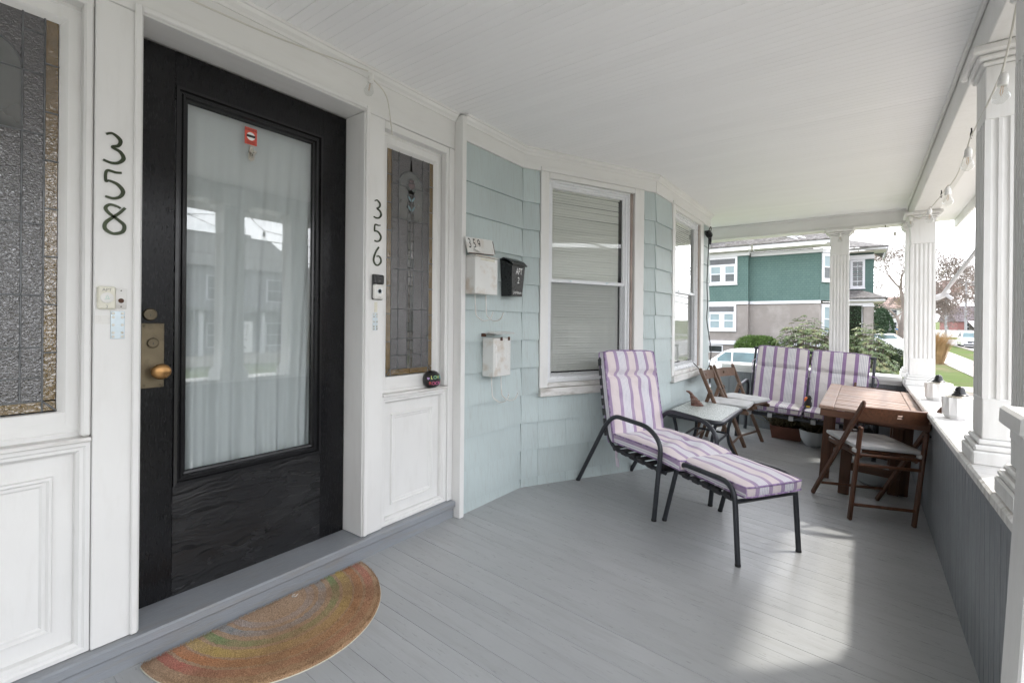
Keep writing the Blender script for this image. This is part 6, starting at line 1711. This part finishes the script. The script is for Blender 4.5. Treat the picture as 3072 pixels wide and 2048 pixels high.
def small_house(label, x, y, rz, w, d, h_, rh, wallc, roofc, nwx, floors, porch=False, name='far_house', gable_front=False):
    t = thing(name, label, 'house', (x, y, gz(y) - .05), rz)
    wm = paint('house_siding', wallc, .8, .05, .6, (1, 1, 30), 5, .3, .01)
    part('wall', MB().box(-w / 2, w / 2, 0, d, 0, h_), wm, t)
    rm = roof_mat('house_roof', mul(roofc, .7), roofc, mul(roofc, 1.25))
    if gable_front:
        part('gable', MB().prism([(-w / 2, h_), (w / 2, h_), (0, h_ + rh)], 0, d), wm, t)
        for s in (1, -1):
            m = MB(); a = Vector((s * (w / 2 + .4), 0, h_ - .25)); b = Vector((0, 0, h_ + rh + .08))
            m.add([(a.x, -.4, a.z), (b.x, -.4, b.z), (b.x, d + .4, b.z), (a.x, d + .4, a.z), (a.x, -.4, a.z + .16), (b.x, -.4, b.z + .16), (b.x, d + .4, b.z + .16), (a.x, d + .4, a.z + .16)], [(0, 1, 2, 3), (4, 7, 6, 5), (0, 4, 5, 1), (2, 6, 7, 3), (3, 7, 4, 0)])
            part('roof', m, rm, t)
        nwg = 2
        for i in range(nwg): pass
        w_ = part('window', MB().frame(-.75, .75, h_ + .5, h_ + 1.7, [(0, .02), (0, -.05), (.1, -.05), (.1, -.01)]).box(-.06, .06, -.05, 0, h_ + .6, h_ + 1.6), M['hwhite'], t); part('pane', MB().box(-.66, .66, -.012, -.006, h_ + .58, h_ + 1.62), M['hglass'], w_)
    else:
        m = MB(); m.add([(-w / 2 - .3, -.4, h_ - .1), (w / 2 + .3, -.4, h_ - .1), (w / 2 + .3, d / 2, h_ + rh), (-w / 2 - .3, d / 2, h_ + rh), (-w / 2 - .3, d + .4, h_ - .1), (w / 2 + .3, d + .4, h_ - .1)], [(0, 1, 2, 3), (3, 2, 5, 4), (0, 3, 4), (1, 5, 2)])
        part('roof', m, rm, t)
    for fl_ in range(floors):
        for i in range(nwx):
            cx = -w / 2 + w * (i + .5) / nwx; zb = .9 + 2.7 * fl_
            w_ = part('window', MB().frame(cx - .55, cx + .55, zb, zb + 1.45, [(0, .02), (0, -.05), (.09, -.05), (.09, -.01)]).box(cx - .46, cx + .46, -.05, -.01, zb + .68, zb + .75), M['hwhite'], t)
            part('pane', MB().box(cx - .47, cx + .47, -.012, -.006, zb + .08, zb + 1.37), M['hglass'], w_)
    if porch:
        part('porch_deck', MB().box(-w / 2, w / 2, -2.2, -.02, 0, .6), M['concrete'], t)
        part('porch_roof', MB().box(-w / 2 - .2, w / 2 + .2, -2.5, -.02, 2.95, 3.15, .02), rm, t)
        for i in range(4): px_ = -w / 2 + .2 + (w - .4) * i / 3; part('porch_post', MB().box(px_ - .09, px_ + .09, -2.2, -2.02, .6, 2.95, .01), M['hwhite'], t)
    return t
small_house('pale grey two storey house with garage far down the street', 4.0, 132, R(-6), 10.5, 8, 5.4, 2.6, (.62, .62, .63), (.30, .22, .19), 4, 2)
small_house('house with dark purple grey roof at the far right', 17.8, 116, R(14), 9, 7, 2.6, 2.8, (.34, .16, .15), (.20, .17, .18), 3, 1)
m = MB(); m.add([(-2.6, -.3, 2.6), (2.6, -.3, 2.6), (2.2, -2.6, .9), (-2.2, -2.6, .9)], [(0, 1, 2, 3)]); 
t = thing('shed_roof', 'pale low metal shed roof before the far right house', 'shed', (17.0, 113, gz(113)), R(14)); part('roof_sheet', MB().add([(-2.6, 0, 2.5), (2.6, 0, 2.5), (2.2, -2.4, .7), (-2.2, -2.4, .7), (-2.6, 0, 2.6), (2.6, 0, 2.6), (2.2, -2.4, .8), (-2.2, -2.4, .8)], [(0, 3, 2, 1), (4, 5, 6, 7), (3, 7, 6, 2), (0, 1, 5, 4), (1, 2, 6, 5), (0, 4, 7, 3)]), paint('pale_sheet', (.6, .58, .60), .5, .1, .5), t); part('post', MB().box(-2.1, -2.0, -2.3, -2.2, -.2, .75).box(2.0, 2.1, -2.3, -2.2, -.2, .75).box(-2.5, 2.5, -.1, 0, -.2, 2.45), M['oldfence'], t)
small_house('grey house with front porch across the street', 25.5, 12.0, R(-90), 10, 9, 5.6, 2.6, (.20, .20, .21), (.12, .12, .12), 3, 2, True, 'street_house')
small_house('cream gabled house across the street behind stop sign', 25.0, 26.5, R(-90), 10.5, 9, 5.8, 3.6, (.42, .40, .34), (.13, .12, .12), 3, 2, True, 'street_house', True)
small_house('tan house across the street at far right, added to block low sky', 26.0, 44, R(-90), 11, 9, 5.8, 2.8, (.34, .30, .25), (.12, .11, .11), 3, 2, True, 'street_house')  # this and the following houses were added to cut skylight on the porch
small_house('white house across the street at far left, added to block low sky', 26.0, -19, R(-90), 11, 9, 5.8, 2.8, (.5, .5, .5), (.12, .11, .11), 3, 2, True, 'street_house')
small_house('brown gabled house across the street, added at left to block low sky', 26.0, -4, R(-90), 10, 9, 5.6, 3.4, (.18, .15, .13), (.10, .10, .10), 3, 2, True, 'street_house', True)

# ================================================================== CARS AND A PASSER-BY
def loft(m, loops):
    n = len(loops[0]); o = len(m.v)
    for l_ in loops: m.v += [tuple(p) for p in l_]
    for i in range(len(loops) - 1):
        for k in range(n): m.f.append((o + i * n + k, o + i * n + (k + 1) % n, o + (i + 1) * n + (k + 1) % n, o + (i + 1) * n + k))
    m.f.append(tuple(range(o, o + n))[::-1]); m.f.append(tuple(range(o + (len(loops) - 1) * n, o + len(loops) * n))); return m
M['carw'] = paint('white_car_paint', (.78, .78, .80), .18, .02, 1, rv=.03, coat=.6)
M['cark'] = paint('dark_car_paint', (.02, .022, .028), .2, .05, 1, rv=.03, coat=.6)
M['carglass'] = paint('car_glass', (.10, .16, .17), .05, .2, 2, rv=.01, spec=.8)
M['tyre'] = paint('tyre', (.012, .012, .012), .8); M['rimm'] = paint('alloy', (.45, .45, .46), .3, metal=.8)
M['lampg'] = paint('head_lamp', (.6, .62, .65), .1)
def car(label, x, y, rz, mat, suv=False, L_=4.6, W_=1.82):
    t = thing('parked_car', label, 'car', (x, y, gz(y)), rz); H = 1.66 if suv else 1.46; belt = 1.0 if suv else .92; h2 = W_ / 2
    l = L_ / 2
    prof = [(-l, .35), (-l + .05, .22), (l - .1, .22), (l, .34), (l + .01, .60), (l - .12, .74), (l - .35, belt - .12), (l - 1.15, belt - .02), (.6, belt + .01), (-1.4, belt + .03), (-l + .35, belt + .02), (-l + .06, belt - .08), (-l - .01, .6)]
    sh = lambda k, y_: [(a * (1 - .012 * k), y_, .55 + (b - .55) * (1 - .07 * k)) for a, b in prof]
    part('body', loft(MB(), [sh(2.2, -h2), sh(.6, -h2 + .05), sh(0, -h2 + .16), sh(0, h2 - .16), sh(.6, h2 - .05), sh(2.2, h2)]), M[mat], t, None, True, 35)
    f0, f1, r1, r0 = l - 1.22, (l - 1.95), (-l + (.55 if suv else 1.05)), (-l + (.12 if suv else .42))
    def ring(z, xa, xb, w_): return [(xa, -w_, z), (xb, -w_, z), (xb, w_, z), (xa, w_, z)]
    zb = belt - .02; w0 = h2 - .06; w1 = h2 - .24
    cab = loft(MB(), [ring(zb, r0, f0, w0), ring(H - .10, r1 - .05, f1 + .10, w1 + .05), ring(H - .03, r1 + .03, f1 - .10, w1), ring(H, r1 + .25, f1 - .42, w1 - .12)])
    part('cabin', cab, M[mat], t, None, True, 30)
    def lerp(z, a, b): return a + (b - a) * (z - zb) / (H - .10 - zb)
    def q4(name, pts, mat_): m = MB(); m.add(pts, [(0, 1, 2, 3)]); part(name, m, M[mat_], t)
    za, zc_ = zb + .05, H - .14
    for s in (1, -1):
        wy = lambda z: s * (lerp(z, w0, w1 + .05) + .006)
        xm = .15
        q4('side_window', [(xm + .03, wy(za), za), (lerp(za, f0, f1 + .10) - .16, wy(za), za), (lerp(zc_, f0, f1 + .10) - .10, wy(zc_), zc_), (xm + .03, wy(zc_), zc_)], 'carglass')
        q4('side_window', [(lerp(za, r0, r1 - .05) + .32, wy(za), za), (xm - .03, wy(za), za), (xm - .03, wy(zc_), zc_), (lerp(zc_, r0, r1 - .05) + .25, wy(zc_), zc_)], 'carglass')
        part('mirror', MB().box(l - 1.62, l - 1.48, s * (h2 - .04) - .10, s * (h2 - .04) + .10, belt + .0, belt + .13, .03), M[mat], t)
        part('headlight', MB().box(l - .16, l + .012, s * (h2 - .33) - .16, s * (h2 - .33) + .16, .66, .78, .03), M['lampg'], t)
        for xx in (l - .88, -l + .90):
            wr_ = part('wheel', MB().lathe([(.19, -.1), (.31, -.11), (.335, -.06), (.335, .06), (.31, .11), (.19, .1)], 22), M['tyre'], t, Matrix.Translation((xx, s * (h2 - .11), .335)) @ Matrix.Rotation(R(90), 4, 'X'), True)
            part('rim', MB().lathe([(0, -.09), (.19, -.085), (.20, 0), (.19, .085), (0, .09)], 16), M['rimm'], wr_)
    q4('windscreen', [(lerp(za, f0, f1 + .10) + .008, -w0 + .12, za), (lerp(za, f0, f1 + .10) + .008, w0 - .12, za), (lerp(zc_, f0, f1 + .10) + .008, w1 - .02, zc_), (lerp(zc_, f0, f1 + .10) + .008, -w1 + .02, zc_)], 'carglass')
    q4('rear_window', [(lerp(za, r0, r1 - .05) - .008, -w0 + .14, za), (lerp(za, r0, r1 - .05) - .008, w0 - .14, za), (lerp(zc_, r0, r1 - .05) - .008, w1 - .04, zc_), (lerp(zc_, r0, r1 - .05) - .008, -w1 + .04, zc_)], 'carglass')
    part('grille', MB().box(l - .10, l + .02, -h2 + .42, h2 - .42, .46, .66, .02), M['cark'], t)
    part('lower_bumper', MB().box(l - .10, l + .018, -h2 + .14, h2 - .14, .24, .40, .03), M['cark'], t)
    part('number_plate', MB().box(l + .012, l + .026, -.16, .16, .44, .54, .004), M['hwhite'], t)
    return t
car('white sedan in the driveway seen over the end railing', -4.05, 21.3, R(180), 'carw')
car('white car with dark grille driving on the street', 9.0, 68, R(-92), 'carw', True)
car('pale car half hidden behind the picket fence', 1.3, 61, R(180), 'carw')
car('dark car before the far grey house', 6.3, 118, R(170), 'cark')
car('white car next to the dark car before the grey house', 9.6, 118, R(8), 'carw')
pe = thing('person', 'person in blue shirt and tan trousers walking far down the sidewalk', 'person', (4.5, 100, gz(100)), R(20))
def skin_mesh(name, V, E, rad, mat, parent, sub=1):
    me = bpy.data.meshes.new(name); me.from_pydata(V, E, []); o = link(name, me, parent)
    o.modifiers.new('skin', 'SKIN'); sv = me.skin_vertices
    if not sv:
        bm = bmesh.new(); bm.from_mesh(me); bm.verts.layers.skin.verify(); bm.to_mesh(me); bm.free()
    for i, r in enumerate(rad): me.skin_vertices[0].data[i].radius = (r, r)
    me.skin_vertices[0].data[0].use_root = True
    s = o.modifiers.new('sub', 'SUBSURF'); s.levels = sub; s.render_levels = sub; me.materials.append(mat); return o
V = [(0, 0, .95), (0, 0, 1.2), (0, 0, 1.42), (0, 0, 1.54), (0, .01, 1.66), (0, .01, 1.76), (.10, 0, .90), (.12, .10, .50), (.12, .02, .06), (-.10, 0, .90), (-.12, -.06, .50), (-.12, -.22, .08), (.19, 0, 1.40), (.24, -.06, 1.14), (.25, .08, .93), (-.19, 0, 1.40), (-.24, .06, 1.14), (-.25, .16, .93), (.12, .16, .03), (-.12, -.10, .03)]
E_ = [(0, 1), (1, 2), (2, 3), (3, 4), (4, 5), (0, 6), (6, 7), (7, 8), (8, 18), (0, 9), (9, 10), (10, 11), (11, 19), (2, 12), (12, 13), (13, 14), (2, 15), (15, 16), (16, 17)]
rad = [.14, .13, .15, .055, .09, .07, .09, .065, .045, .09, .065, .045, .06, .045, .035, .06, .045, .035, .035, .035]
skin_mesh('body', V, E_, rad, paint('tan_clothing_and_skin', (.36, .27, .19), .8), pe)
skin_mesh('shirt', [V[i] for i in (0, 1, 2, 12, 13, 15, 16)], [(0, 1), (1, 2), (2, 3), (3, 4), (2, 5), (5, 6)], [.155, .15, .165, .075, .055, .075, .055], paint('blue_shirt', (.05, .16, .36), .8), pe)
# flagpole on the corner column
fp = thing('flag_pole', 'slanted white pole in a bracket on the corner column', 'flag pole', (.56, 6.13, 1.52))
part('bracket', MB().tube([(0, 0, .0), (.045, -.06, .02), (.075, -.12, .06)], [.028, .026, .024], 10), M['hwhite'], fp, None, True)
part('bracket_arm', MB().bar((.06, -.10, .03), (.11, -.11, -.02), .02, .03, .004), M['hwhite'], fp)
part('rod', MB().tube([(.05, -.10, .045), (.42, -2.3, .95)], .016, 10), M['hwhite'], fp, None, True)
